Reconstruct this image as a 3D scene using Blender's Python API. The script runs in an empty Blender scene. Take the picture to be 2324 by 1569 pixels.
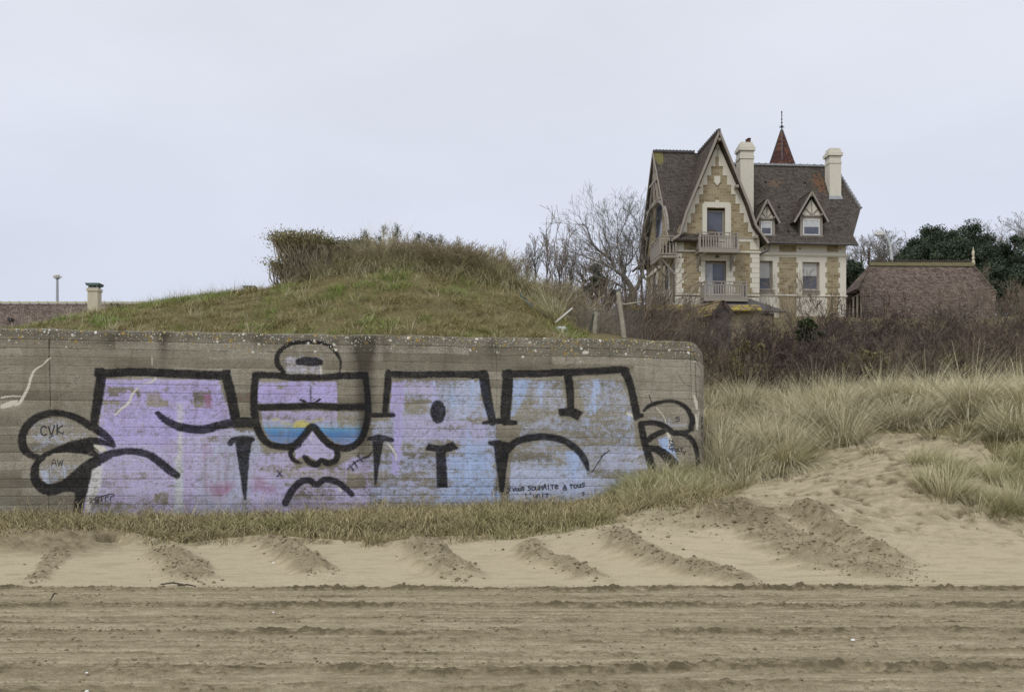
import bpy, bmesh, math, random
import numpy as np
from mathutils import Vector, Matrix
# ---------------------------------------------------------------- camera, sky, sun, exposure
F, CX, HY, EYE = 2400.0, 1161.5, 1060.0, 1.6      # focal length / horizon of the picture in units of a 2323 wide photograph
scene = bpy.context.scene
cam_d = bpy.data.cameras.new("camera"); cam = bpy.data.objects.new("camera", cam_d)
scene.collection.objects.link(cam); scene.camera = cam
cam.location = (0, 0, EYE); cam.rotation_euler = (math.radians(90), 0, 0)
cam_d.sensor_width = 36; cam_d.lens = F/2323*36
cam_d.shift_y = (HY-784.5)/2323
cam_d.clip_start = 0.1; cam_d.clip_end = 3000
scene.view_settings.view_transform = 'Standard'; scene.view_settings.look = 'None'
scene.view_settings.exposure = 0.0; scene.view_settings.gamma = 1.0
world = bpy.data.worlds.new("World"); scene.world = world; world.use_nodes = True
wt = world.node_tree; wt.nodes.clear()
SUN_EL, SUN_ROT = math.radians(48), math.radians(205)
def wn(t, **k):
    n = wt.nodes.new(t)
    for a, b in k.items(): setattr(n, a, b)
    return n
sky = wn('ShaderNodeTexSky', sky_type='NISHITA'); sky.sun_disc = False
sky.sun_elevation = SUN_EL; sky.sun_rotation = SUN_ROT; sky.air_density = 1.0; sky.dust_density = 6.0; sky.ozone_density = 1.0
bg1 = wn('ShaderNodeBackground'); bg1.inputs[1].default_value = 0.05
wt.links.new(sky.outputs[0], bg1.inputs[0])
tc = wn('ShaderNodeTexCoord'); sep = wn('ShaderNodeSeparateXYZ'); wt.links.new(tc.outputs['Generated'], sep.inputs[0])
ramp = wn('ShaderNodeValToRGB'); e = ramp.color_ramp.elements
e[0].position = 0.0; e[0].color = (.695, .755, .90, 1); e[1].position = 0.55; e[1].color = (.84, .855, .915, 1)
a = e.new(.22); a.color = (.745, .79, .915, 1)
wt.links.new(sep.outputs['Z'], ramp.inputs[0])
nz = wn('ShaderNodeTexNoise'); nz.inputs['Scale'].default_value = 2.6; nz.inputs['Detail'].default_value = 5
mp = wn('ShaderNodeMapping'); mp.inputs['Scale'].default_value = (1, 1, 3.0)
wt.links.new(tc.outputs['Generated'], mp.inputs[0]); wt.links.new(mp.outputs[0], nz.inputs['Vector'])
mr = wn('ShaderNodeMapRange'); mr.inputs[1].default_value = .3; mr.inputs[2].default_value = .7; mr.inputs[3].default_value = .94; mr.inputs[4].default_value = 1.05
wt.links.new(nz.outputs[0], mr.inputs[0])
bg2 = wn('ShaderNodeBackground'); wt.links.new(ramp.outputs[0], bg2.inputs[0]); wt.links.new(mr.outputs[0], bg2.inputs[1])
mxs = wn('ShaderNodeMixShader'); mxs.inputs[0].default_value = 0.93
out = wn('ShaderNodeOutputWorld')
wt.links.new(bg1.outputs[0], mxs.inputs[1]); wt.links.new(bg2.outputs[0], mxs.inputs[2]); wt.links.new(mxs.outputs[0], out.inputs[0])
sun_d = bpy.data.lights.new("sun", 'SUN'); sun_d.energy = 1.3; sun_d.angle = math.radians(18); sun_d.color = (1, .97, .92)
sun = bpy.data.objects.new("sun", sun_d); scene.collection.objects.link(sun)
# light from behind-left of the camera, high
sd = Vector((-0.45, -0.75, 1.05)).normalized()
sun.rotation_euler = sd.to_track_quat('Z', 'Y').to_euler()

# ---------------------------------------------------------------- helpers
COL = scene.collection
def tag(o, label=None, cat=None, group=None, kind=None):
    if label: o['label'] = label
    if cat: o['category'] = cat
    if group: o['group'] = group
    if kind: o['kind'] = kind
    return o
def empty(name, loc=(0, 0, 0), rz=0, **k):
    o = bpy.data.objects.new(name, None); COL.objects.link(o); o.location = loc; o.rotation_euler = (0, 0, rz)
    o.empty_display_size = .3
    return tag(o, **k)
def W(px, py, D):
    return ((px-CX)/F*D, D, EYE+(HY-py)/F*D)
def mesh_np(name, V, Fc, mat, parent=None, loc=None, smooth=False, attrs=None, n=4):
    """V (N,3) array, Fc (M,n) int array"""
    V = np.asarray(V, dtype=np.float32); Fc = np.asarray(Fc, dtype=np.int32)
    if loc is not None: V = V-np.asarray(loc, dtype=np.float32)
    me = bpy.data.meshes.new(name)
    me.vertices.add(len(V)); me.vertices.foreach_set('co', V.ravel())
    me.loops.add(Fc.size); me.loops.foreach_set('vertex_index', Fc.ravel())
    me.polygons.add(len(Fc)); me.polygons.foreach_set('loop_start', np.arange(0, Fc.size, n, dtype=np.int32))
    if smooth: me.polygons.foreach_set('use_smooth', np.ones(len(Fc), dtype=bool))
    me.update(calc_edges=True)
    for k, v in (attrs or {}).items():
        v = np.asarray(v, dtype=np.float32)
        if v.ndim == 1:
            at = me.attributes.new(k, 'FLOAT', 'POINT'); at.data.foreach_set('value', v)
        else:
            at = me.attributes.new(k, 'FLOAT_COLOR', 'POINT')
            if v.shape[1] == 3: v = np.concatenate([v, np.ones((len(v), 1), np.float32)], 1)
            at.data.foreach_set('color', v.ravel())
    me.materials.append(mat)
    o = bpy.data.objects.new(name, me); COL.objects.link(o)
    if parent is not None: o.parent = parent
    if loc is not None and parent is None: o.location = loc
    return o
# value noise
def _h(ix, iy, s):
    n = (ix.astype(np.int64)*374761393+iy.astype(np.int64)*668265263+s*1274126177) & 0xffffffff
    n = ((n ^ (n >> 13))*1274126177) & 0xffffffff
    n = (n ^ (n >> 16)) & 0xffffff
    return n/float(0xffffff)
def vn(x, y, s=0):
    x = np.asarray(x, float); y = np.asarray(y, float)
    ix = np.floor(x); iy = np.floor(y); fx = x-ix; fy = y-iy
    fx = fx*fx*(3-2*fx); fy = fy*fy*(3-2*fy)
    a = _h(ix, iy, s); b = _h(ix+1, iy, s); c = _h(ix, iy+1, s); d = _h(ix+1, iy+1, s)
    return (a*(1-fx)+b*fx)*(1-fy)+(c*(1-fx)+d*fx)*fy
def fbm(x, y, s=0, o=4):
    r = 0; am = .5; t = 0
    for i in range(o):
        r = r+am*vn(x*2**i, y*2**i, s+i*17); t += am; am *= .5
    return r/t
def sstep(x, a=0., b=1.):
    t = np.clip((np.asarray(x, float)-a)/(b-a), 0, 1); return t*t*(3-2*t)
def catmull(pts, n=8):
    P = [np.array(p, float) for p in pts]
    if len(P) < 3: return np.array(P)
    P = [2*P[0]-P[1]]+P+[2*P[-1]-P[-2]]; out = []
    for i in range(1, len(P)-2):
        for t in np.linspace(0, 1, n, endpoint=False):
            a, b, c, d = P[i-1], P[i], P[i+1], P[i+2]
            out.append(.5*((2*b)+(-a+c)*t+(2*a-5*b+4*c-d)*t*t+(-a+3*b-3*c+d)*t**3))
    out.append(P[-2]); return np.array(out)

class MB:
    def __init__(s): s.v = []; s.f = []
    def poly(s, pts, faces):
        b = len(s.v); s.v += [tuple(map(float, p)) for p in pts]; s.f += [tuple(b+i for i in f) for f in faces]
    def box(s, x0, x1, y0, y1, z0, z1):
        s.poly([(x0,y0,z0),(x1,y0,z0),(x1,y1,z0),(x0,y1,z0),(x0,y0,z1),(x1,y0,z1),(x1,y1,z1),(x0,y1,z1)],
               [(0,3,2,1),(4,5,6,7),(0,1,5,4),(1,2,6,5),(2,3,7,6),(3,0,4,7)])
    def prism_y(s, xz, y0, y1):      # polygon in xz extruded along y
        n = len(xz); pts = [(x, y0, z) for x, z in xz]+[(x, y1, z) for x, z in xz]
        s.poly(pts, [tuple(range(n)), tuple(range(2*n-1, n-1, -1))]+[(i, i+n, (i+1) % n+n, (i+1) % n) for i in range(n)])
    def prism_x(s, yz, x0, x1):
        n = len(yz); pts = [(x0, y, z) for y, z in yz]+[(x1, y, z) for y, z in yz]
        s.poly(pts, [tuple(range(n)), tuple(range(2*n-1, n-1, -1))]+[(i, i+n, (i+1) % n+n, (i+1) % n) for i in range(n)])
    def slab(s, pts, t):             # 3d polygon thickened against its normal (downwards)
        P = [Vector(p) for p in pts]; n = (P[1]-P[0]).cross(P[2]-P[1]).normalized()
        if n.z < 0: n = -n
        Q = [p-n*t for p in P]; k = len(P)
        s.poly(P+Q, [tuple(range(k)), tuple(range(2*k-1, k-1, -1))]+[(i, i+k, (i+1) % k+k, (i+1) % k) for i in range(k)])
    def bar(s, a, b, w, h=None):     # square bar from a to b
        h = h or w; a = Vector(a); b = Vector(b); d = (b-a).normalized()
        u = d.cross(Vector((0, 0, 1)))
        if u.length < .05: u = Vector((1, 0, 0))
        u.normalize(); v = u.cross(d).normalized(); pts = []
        for p in (a, b):
            for su, sv in ((-1,-1),(1,-1),(1,1),(-1,1)): pts.append(p+u*su*w/2+v*sv*h/2)
        s.poly(pts, [(0,3,2,1),(4,5,6,7),(0,1,5,4),(1,2,6,5),(2,3,7,6),(3,0,4,7)])
    def tube(s, path, r, n=8):
        path = [Vector(p) for p in path]; R = r if isinstance(r, (list, tuple)) else [r]*len(path); b = len(s.v)
        for i, p in enumerate(path):
            d = (path[min(i+1, len(path)-1)]-path[max(i-1, 0)]).normalized()
            u = d.cross(Vector((0.13, 1, .07))).normalized(); v = d.cross(u)
            for k in range(n):
                a = 2*math.pi*k/n; s.v.append(tuple(p+u*math.cos(a)*R[i]+v*math.sin(a)*R[i]))
        for i in range(len(path)-1):
            for k in range(n): s.f.append((b+i*n+k, b+i*n+(k+1) % n, b+(i+1)*n+(k+1) % n, b+(i+1)*n+k))
        s.f.append(tuple(b+k for k in range(n))[::-1]); s.f.append(tuple(b+(len(path)-1)*n+k for k in range(n)))
    def lathe(s, x, y, prof, n=10, rot=0):       # prof [(r,z)]
        b = len(s.v)
        for r, z in prof:
            for k in range(n):
                a = 2*math.pi*k/n+rot; s.v.append((x+r*math.cos(a), y+r*math.sin(a), z))
        for i in range(len(prof)-1):
            for k in range(n): s.f.append((b+i*n+k, b+i*n+(k+1) % n, b+(i+1)*n+(k+1) % n, b+(i+1)*n+k))
        s.f.append(tuple(b+k for k in range(n))[::-1]); s.f.append(tuple(b+(len(prof)-1)*n+k for k in range(n)))
    def build(s, name, mat, parent=None, off=None, smooth=False, bevel=0):
        V = s.v if off is None else [(x-off[0], y-off[1], z-off[2]) for x, y, z in s.v]
        me = bpy.data.meshes.new(name); me.from_pydata(V, [], s.f)
        bm = bmesh.new(); bm.from_mesh(me); bmesh.ops.recalc_face_normals(bm, faces=bm.faces)
        if bevel: bmesh.ops.bevel(bm, geom=list(bm.edges), offset=bevel, segments=1, affect='EDGES')
        bm.to_mesh(me); bm.free()
        if smooth: me.polygons.foreach_set('use_smooth', np.ones(len(me.polygons), dtype=bool))
        me.materials.append(mat); o = bpy.data.objects.new(name, me); COL.objects.link(o)
        if parent is not None: o.parent = parent
        elif off is not None: o.location = off
        return o
# ---------------------------------------------------------------- material helper
class M:
    def __init__(s, name, rough=.9, spec=.3):
        s.m = bpy.data.materials.new(name); s.m.use_nodes = True; s.t = s.m.node_tree
        s.b = s.t.nodes['Principled BSDF']; s.b.inputs['Roughness'].default_value = rough
        s.b.inputs['Specular IOR Level'].default_value = spec
    def n(s, t, ins=None, **k):
        n = s.t.nodes.new(t)
        for a, b in k.items(): setattr(n, a, b)
        for a, b in (ins or {}).items():
            if isinstance(b, bpy.types.NodeSocket): s.t.links.new(b, n.inputs[a])
            else: n.inputs[a].default_value = b
        return n
    def co(s, scale=(1, 1, 1), which='Object', rot=(0, 0, 0)):
        c = s.n('ShaderNodeTexCoord').outputs[which]
        return s.n('ShaderNodeMapping', {'Vector': c, 'Scale': scale, 'Rotation': rot}).outputs[0]
    def noise(s, vec, scale, detail=4, rough=.6, dist=0):
        return s.n('ShaderNodeTexNoise', {'Vector': vec, 'Scale': scale, 'Detail': detail, 'Roughness': rough, 'Distortion': dist}).outputs[0]
    def vor(s, vec, scale, out='Distance', feature='F1', rnd=1):
        return s.n('ShaderNodeTexVoronoi', {'Vector': vec, 'Scale': scale, 'Randomness': rnd}, feature=feature).outputs[out]
    def ramp(s, fac, pts):
        r = s.n('ShaderNodeValToRGB', {'Fac': fac}); e = r.color_ramp.elements
        while len(e) < len(pts): e.new(.5)
        for q, (p, c) in zip(e, pts):
            q.position = p; q.color = (c, c, c, 1) if not isinstance(c, tuple) else (*c[:3], 1)
        return r.outputs[0]
    def rng(s, fac, a, b, c=0., d=1.):
        return s.n('ShaderNodeMapRange', {0: fac, 1: a, 2: b, 3: c, 4: d}).outputs[0]
    def mix(s, fac, a, b, mode='MIX'):
        n = s.t.nodes.new('ShaderNodeMix'); n.data_type = 'RGBA'; n.blend_type = mode
        for sock, v in ((n.inputs[0], fac), (n.inputs[6], a), (n.inputs[7], b)):
            if isinstance(v, bpy.types.NodeSocket): s.t.links.new(v, sock)
            elif isinstance(v, tuple): sock.default_value = (*v[:3], 1)
            else: sock.default_value = v
        return n.outputs[2]
    def math(s, op, a, b=0., c=0.):
        return s.n('ShaderNodeMath', {0: a, 1: b, 2: c}, operation=op).outputs[0]
    def attr(s, name, out='Fac'):
        return s.n('ShaderNodeAttribute', attribute_name=name).outputs[out]
    def color(s, c):
        if isinstance(c, bpy.types.NodeSocket): s.t.links.new(c, s.b.inputs['Base Color'])
        else: s.b.inputs['Base Color'].default_value = (*c, 1)
        return s
    def bump(s, h, strength=.5, dist=.02):
        n = s.n('ShaderNodeBump', {'Height': h, 'Strength': strength, 'Distance': dist}); s.t.links.new(n.outputs[0], s.b.inputs['Normal']); return s
def mat_simple(name, c, rough=.8, var=.25, scale=3, spec=.3, bump=0, metal=0):
    m = M(name, rough, spec); v = m.co(); n = m.noise(v, scale, 5)
    lo = tuple(x*(1-var) for x in c); hi = tuple(min(1, x*(1+var)) for x in c)
    m.color(m.ramp(n, [(.3, lo), (.7, hi)])); m.b.inputs['Metallic'].default_value = metal
    if bump: m.bump(m.noise(v, scale*6, 4), .5, bump)
    return m.m
# ---------------------------------------------------------------- terrain height
WA = np.array([(0-CX)/F*20.0, 20.0]); WB = np.array([(1606-CX)/F*21.9, 21.9])
WL = float(np.linalg.norm(WB-WA)); WU = (WB-WA)/WL; WV = np.array([-WU[1], WU[0]])     # along the wall, behind the wall
WTOP = 4.22
def wall_uv(X, Y):
    dx = X-WA[0]; dy = Y-WA[1]
    return dx*WU[0]+dy*WU[1], dx*WV[0]+dy*WV[1]
def p2wall(px, py):
    """photo point -> (u, z) on the front plane of the concrete wall"""
    t = (px-CX)/F
    # point (tY, Y): v = 0
    Y = (WA[0]*WV[0]+WA[1]*WV[1])/(t*WV[0]+WV[1])
    return (t*Y-WA[0])*WU[0]+(Y-WA[1])*WU[1], EYE+(HY-py)/F*Y
SKYL = [(-900, 775), (-300, 770), (0, 768), (130, 755), (200, 730), (330, 704), (480, 680), (600, 666), (700, 650), (800, 622), (950, 612), (1050, 626), (1150, 652), (1200, 676), (1250, 724), (1300, 768), (1400, 775)]
_sx = np.array([(a-CX)/F*27.5 for a, b in SKYL]); _sz = np.array([EYE+(HY-b)/F*27.5 for a, b in SKYL])
def backH(X, Y):
    hill = np.interp(Y, [20, 30, 40, 52, 65, 72, 120, 400], [3.95, 4.2, 5.3, 8.0, 11.0, 11.3, 13, 14])
    low = 1.6+(hill-1.6)*0.8
    t = X/np.maximum(Y, 1)
    hill = low*(1-sstep(t, -.06, .1))+hill*sstep(t, -.06, .1)
    mt = np.interp(X, _sx, _sz)
    bmp = sstep(Y, 21.0, 27.3)*(1-sstep(Y, 29.5, 40))
    sh = sstep(Y, 20.9, 27.3)**.8
    m = 4.0+(mt-4.0)*np.where(Y < 27.5, sh, 1-sstep(Y, 29.5, 40))
    return np.maximum(hill, m)+(fbm(X*.6, Y*.6, 5, 3)-.5)*.25*sstep(Y, 22, 25)
def frontH(X, Y):
    zf = np.interp(X, [-12, -9.7, -5, -2, 0, 1, 2, 3, 4.2], [.66, .66, .60, .74, .80, .82, .95, 1.28, 1.7])
    zt = np.interp(X, [-12, -9, -6.5, -3, 0, 1, 2, 3.4, 5, 9, 14], [.45, .42, .30, .38, .43, .55, .72, .85, .9, .85, .7])
    yt = 17.3+(fbm(X*.9, X*0, 9, 3)-.5)*.9
    yw = WA[1]+(X-WA[0])*WU[1]/WU[0]
    left = np.where(Y < yt, zt*sstep(Y, 13.9, 17.6)**1.0*1.0, zt)
    left = left+(zf*.82-zt)*sstep(Y, yt, yt+.7)+(zf*.18)*sstep(Y, yt+.6, yw)
    z21 = 1.25+.2*np.clip(X-4, 0, 6)
    r = np.zeros_like(X)
    k = [(13.9, 0*X), (15.2, .12+0*X), (17.2, zt*.85), (19.0, (zt+z21)*.52), (21, z21), (24, z21+.75), (30, 3.3+0*X), (40, 5.2+0*X), (52, 8+0*X), (65, 11+0*X), (72, 11.3+0*X), (120, 13+0*X), (400, 14+0*X)]
    for (y0, z0), (y1, z1) in zip(k[:-1], k[1:]):
        t = np.clip((Y-y0)/(y1-y0), 0, 1); r = np.where((Y >= y0) & (Y <= y1), z0+(z1-z0)*t, r)
    r = np.where(Y < 13.9, 0, r)
    r = r+(fbm(X*.35, Y*.35, 21, 3)-.5)*.7*sstep(Y, 16, 23)
    s = sstep(X, 1.3, 4.6)
    return left*(1-s)+r*s
def H(X, Y):
    X = np.asarray(X, float); Y = np.asarray(Y, float)
    u, v = wall_uv(X, Y)
    s = sstep(np.minimum(WL-.12-u, v-.12), 0, .25)
    return frontH(X, Y)*(1-s)+backH(X, Y)*s
_yy = np.concatenate([np.linspace(6, 30, 1200)])
def p2ground(px, py):
    """photo point -> ground point in front of the wall / on the dune"""
    t = (px-CX)/F; z = H(t*_yy, _yy); pr = HY-(z-EYE)/_yy*F
    i = np.argmax(pr <= py) if (pr <= py).any() else len(_yy)-1
    return np.array([t*_yy[i], _yy[i]])
def seg_dist(X, Y, pts):
    """distance to a polyline and parameter along it"""
    best = np.full(X.shape, 1e9); par = np.zeros(X.shape); side = np.zeros(X.shape); L = 0
    for a, b in zip(pts[:-1], pts[1:]):
        d = b-a; l = np.linalg.norm(d); 
        if l < 1e-9: continue
        t = np.clip(((X-a[0])*d[0]+(Y-a[1])*d[1])/l**2, 0, 1)
        q = np.hypot(X-a[0]-t*d[0], Y-a[1]-t*d[1])
        sd_ = np.sign((X-a[0])*d[1]-(Y-a[1])*d[0])
        m = q < best; best = np.where(m, q, best); par = np.where(m, L+t*l, par); side = np.where(m, sd_, side); L += l
    return best, par, side, L
BERMS = [  # photo polylines, half width (m), height
    ([(135, 1250), (112, 1280), (78, 1322)], .16, .08),
    ([(372, 1252), (405, 1282), (445, 1322)], .30, .22),
    ([(605, 1224), (655, 1258), (738, 1308)], .27, .26),
    ([(925, 1226), (975, 1262), (1052, 1318)], .29, .30),
    ([(1203, 1234), (1216, 1268), (1290, 1290), (1350, 1318)], .22, .20),
    ([(1383, 1205), (1432, 1246), (1500, 1275), (1600, 1300), (1720, 1328)], .24, .20),
    ([(1640, 1140), (1700, 1180), (1770, 1225), (1850, 1262), (1950, 1290), (2080, 1312)], .50, .17),
    ([(1790, 1160), (1850, 1196), (1915, 1232), (1990, 1262), (2080, 1290)], .24, .16)]
BERMS = [(catmull([p2ground(*p) for p in pts], 6), w, h) for pts, w, h in BERMS]
FURROW = [(1334, .030, .08), (1371, .034, .10), (1428, .028, .08), (1446, .010, .04), (1505, .034, .10), (1400, .008, .05), (1474, .008, .04), (1550, .02, .08), (1350, .006, .04), (1466, .006, .03), (1410, .006, .03)]
def detail(X, Y):
    """fine relief of the sand + its tone (damp and painted furrow shade) + how churned it is"""
    ridge = np.zeros_like(X); tone = np.zeros_like(X)
    wob = (fbm(X*.25, X*0+3.3, 31, 3)-.5)*1.25
    ch = fbm(X*7, Y*7, 3, 4)
    clod = np.clip(vn(X*13, Y*13, 41)-.35, 0, 1)*np.clip(vn(X*31, Y*31, 42), 0, 1)
    fine = fbm(X*22, Y*22, 55, 3)-.5
    near = sstep(Y, 14.35, 13.9)*(Y > 0)
    for i, (py, hgt, w) in enumerate(FURROW):
        y0 = EYE*F/(py-HY)+wob*(.45+.2*i % 1)+(fbm(X*.8, X*0+i, 61+i, 2)-.5)*.22
        amp = .5+1.1*sstep(fbm(X*.5, X*0+i*7, 71+i, 3), .25, .75)
        d = (Y-y0)/(w*(.6+.9*vn(X*1.3, X*0+i*3, 75+i)))
        ridge += hgt*amp*np.exp(-np.abs(d)**1.6)*(.6+.5*ch+.9*clod+.6*(vn(X*9, Y*14, 48)-.5)+.7*(vn(X*24, Y*26, 49)-.5))-hgt*.5*np.exp(-((d+1.7)/.9)**2)
        tone += (1.2 if hgt > .025 else .5)*np.exp(-((d+.35)/1.2)**2)*amp*(.1+.8*ch+1.1*clod+.8*(vn(X*18, Y*24, 52)-.3))  # tone darkens damp ridges, with slope shade painted on their near side
    # combed fine lines of the rake
    lines = vn(X*.35, Y*26+wob*9, 77)*.6+vn(X*.9, Y*60+wob*20, 78)*.4
    spk = np.clip(vn(X*38, Y*38, 45)-.62, 0, 1)*np.clip(vn(X*3, Y*6, 46)-.2, 0, 1)
    nz_ = near*((lines-.5)*.026+fine*.02+(ch-.5)*.018+spk*.05)
    rough_mask = np.zeros_like(X)
    B = np.zeros_like(X)
    reg = (Y > 13.2) & (Y < 22)
    xs, ys = X[reg], Y[reg]; bb = np.zeros_like(xs); rm = np.zeros_like(xs)
    cl = clod[reg]; chh = ch[reg]
    wn_ = (fbm(xs*2.2, ys*2.2, 88, 3)-.5)
    for pts, w, h in BERMS:
        d, par, sd_, L = seg_dist(xs, ys, pts)
        fade = sstep(par, -.01, .3*L)*.5+.5
        fade = fade*sstep(L-par, -.05, .16*L)
        dd = (d+wn_*.24)/(w*1.05)
        e_ = np.exp(-np.abs(dd)**3.4)
        bb = np.maximum(bb, e_*(h*.62*fade*(.45+1.0*chh)+cl*.10*fade+(vn(xs*7,ys*7,43)-.5)*.05*fade+(vn(xs*16,ys*16,47)-.5)*.03*fade)); rm = np.maximum(rm, np.clip(e_*1.4, 0, 1)*np.clip(fade*1.5, 0, 1))
    B[reg] = bb; rough_mask[reg] = rm
    # scraped bank step between beach and bank on the left
    dune = sstep(Y, 15.5, 18)*sstep(X, 2.5, 6)
    foot = np.clip(vn(X*6.5, Y*8.5, 91)-.5, 0, 1)*np.clip(vn(X*14, Y*16, 92)-.1, 0, 1)*1.2
    dn = dune*((fbm(X*2.2, Y*3.2, 93, 5)-.5)*.18-foot*.22+fine*.03)
    # excavated rubble zone round (1500-1750, 1150-1260)
    c = np.array([2.9, 17.6]); rr = np.hypot((X-c[0])/1.6, (Y-c[1])/1.0); ex = sstep(rr, 1.25, .5)
    dn += ex*((ch-.5)*.16+clod*.10)
    # steep little scarp cut by the machine: the sand on its right stands higher
    sc_pts = BERMS[7][0]; d8, p8, s8, L8 = seg_dist(xs, ys, sc_pts); f8 = (1-.75*p8/L8)
    right_ = (s8 > 0) if s8[np.argmax(xs)] > 0 else (s8 < 0)
    sgd = np.where(right_, d8, -d8)+(fbm(xs*3, ys*3, 99, 3)-.5)*.22; stp = .24*f8*sstep(sgd, -.13, .10)*(1-sstep(sgd, .15, 1.5)); B[reg] += stp*sstep(L8-p8, .0, .6)*sstep(p8, -.01, .25)
    # ribs of a tracked machine beside the scarp
    rib = np.where(right_, np.exp(-((d8-.55)/.12)**2), 0)*sstep(p8, .9, 1.5)*np.sin(p8*38+d8*6); B[reg] += rib*.012
    hole_ = p2ground(243, 1222); B -= .28*np.exp(-(((X-hole_[0])/.16)**2+((Y-hole_[1])/.12)**2)**2)
    bank = sstep(Y, 13.9, 14.5)*(1-dune)*sstep(19.5-Y, 0, 1)
    smooth_ = bank*(1-np.clip(rough_mask, 0, 1))
    left_rough = sstep(-5.9-X, 0, 1.2)*sstep(Y, 16.0, 17)*(Y < 20)
    dn += left_rough*(ch-.5)*.16
    dn += smooth_*((fbm(X*1.2, Y*5, 95, 3)-.5)*.02)
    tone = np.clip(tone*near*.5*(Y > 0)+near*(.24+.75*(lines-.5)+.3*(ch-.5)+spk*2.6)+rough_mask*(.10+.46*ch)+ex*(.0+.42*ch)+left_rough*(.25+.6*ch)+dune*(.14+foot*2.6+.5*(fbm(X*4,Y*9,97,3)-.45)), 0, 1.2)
    far = sstep(Y, 22, 26)
    return (ridge*sstep(Y, 14.6, 14.2)+nz_+B+dn)*(1-far), tone, np.clip(near+rough_mask+dune*.6+ex*.6, 0, 1)

def sand_material():
    m = M('sand', .97, .12); v = m.co()
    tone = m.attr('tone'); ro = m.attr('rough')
    big = m.noise(v, .5, 4); mid = m.noise(m.co((1, 3.2, 1)), 2.6, 6, .65); gr = m.noise(v, 55, 4, .7); gr2 = m.noise(v, 190, 2, .6)
    t2 = m.math('ADD', tone, m.rng(mid, .35, .7, -.16, .26))
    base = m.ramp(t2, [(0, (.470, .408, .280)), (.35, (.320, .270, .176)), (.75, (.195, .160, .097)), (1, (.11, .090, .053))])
    base = m.mix(m.rng(big, .3, .7, 0, .25), base, (.37, .32, .205))
    sp = m.mix(1.0, base, m.ramp(m.math('ADD', m.math('MULTIPLY', gr, .6), m.math('MULTIPLY', gr2, .4)), [(.3, .58), (.5, .97), (.7, 1.26)]), 'MULTIPLY')
    m.color(sp)
    cl = m.noise(v, 26, 6, .72)
    h = m.math('ADD', m.math('MULTIPLY', cl, m.math('ADD', m.math('MULTIPLY', ro, 1.0), .10)), m.math('MULTIPLY', gr, .25))
    m.bump(h, .9, .022)
    return m.m
SAND = sand_material()
ys = np.concatenate([np.linspace(1.5, 7.4, 90, endpoint=False), np.linspace(7.4, 14.6, 620, endpoint=False), np.linspace(14.6, 20.2, 330, endpoint=False),
                     np.linspace(20.2, 26, 170, endpoint=False), np.linspace(26, 60, 200, endpoint=False), np.geomspace(60, 1500, 60)])
ts = np.concatenate([np.linspace(-1.3, -.53, 60, endpoint=False), np.linspace(-.53, .53, 1250, endpoint=False), np.linspace(.53, 1.3, 61)])
T_, Y_ = np.meshgrid(ts, ys); X_ = T_*np.maximum(Y_, 5.5)
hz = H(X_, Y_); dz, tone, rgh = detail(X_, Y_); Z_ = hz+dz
nr, nc = X_.shape
idx = np.arange(nr*nc).reshape(nr, nc)
fc = np.stack([idx[:-1, :-1], idx[:-1, 1:], idx[1:, 1:], idx[1:, :-1]], -1).reshape(-1, 4)
veg = np.zeros_like(X_)
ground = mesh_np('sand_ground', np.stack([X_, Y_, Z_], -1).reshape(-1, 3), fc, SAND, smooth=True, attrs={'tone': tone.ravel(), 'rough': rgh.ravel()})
ground.data.materials.clear()
tag(ground, 'pale beach sand raked in furrows rising to a dune', None, None, 'structure')
# the hill behind and the ground behind the camera
bb = MB(); bb.poly([(-1500, -1500, -.06), (1500, -1500, -.06), (1500, 1500, -.06), (-1500, 1500, -.06)], [(0, 1, 2, 3)])
flat = bb.build('beach_flat', SAND); tag(flat, kind='structure')
# soil / grass colour where plants cover the ground
def soil_material():
    m = M('sand_and_turf', .97, .1)
    return m
ground.data.materials.append(SAND)
# ---------------------------------------------------------------- graffiti as distance fields on the wall face
RES = .0125
U0, U1 = -1.6, WL-.34
Z0w, Z1w = .2, WTOP
nu = int((U1-U0)/RES)+1; nzz = int((Z1w-Z0w)/RES)+1
uu = np.linspace(U0, U1, nu)
# columns continue round the corner: arc radius .34 then the side wall
arc = np.linspace(0, math.pi/2, 34)[1:]
side = np.linspace(0, 7.5, 120)[1:]
R_ = .34
cu = np.concatenate([uu, U1+R_*np.sin(arc), np.full(len(side), U1+R_)])
cv = np.concatenate([uu*0, R_-R_*np.cos(arc), R_+side])
cs = np.concatenate([uu, U1+R_*arc, U1+R_*math.pi/2+side])       # developed length
zz = np.linspace(Z0w, Z1w, nzz)
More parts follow.
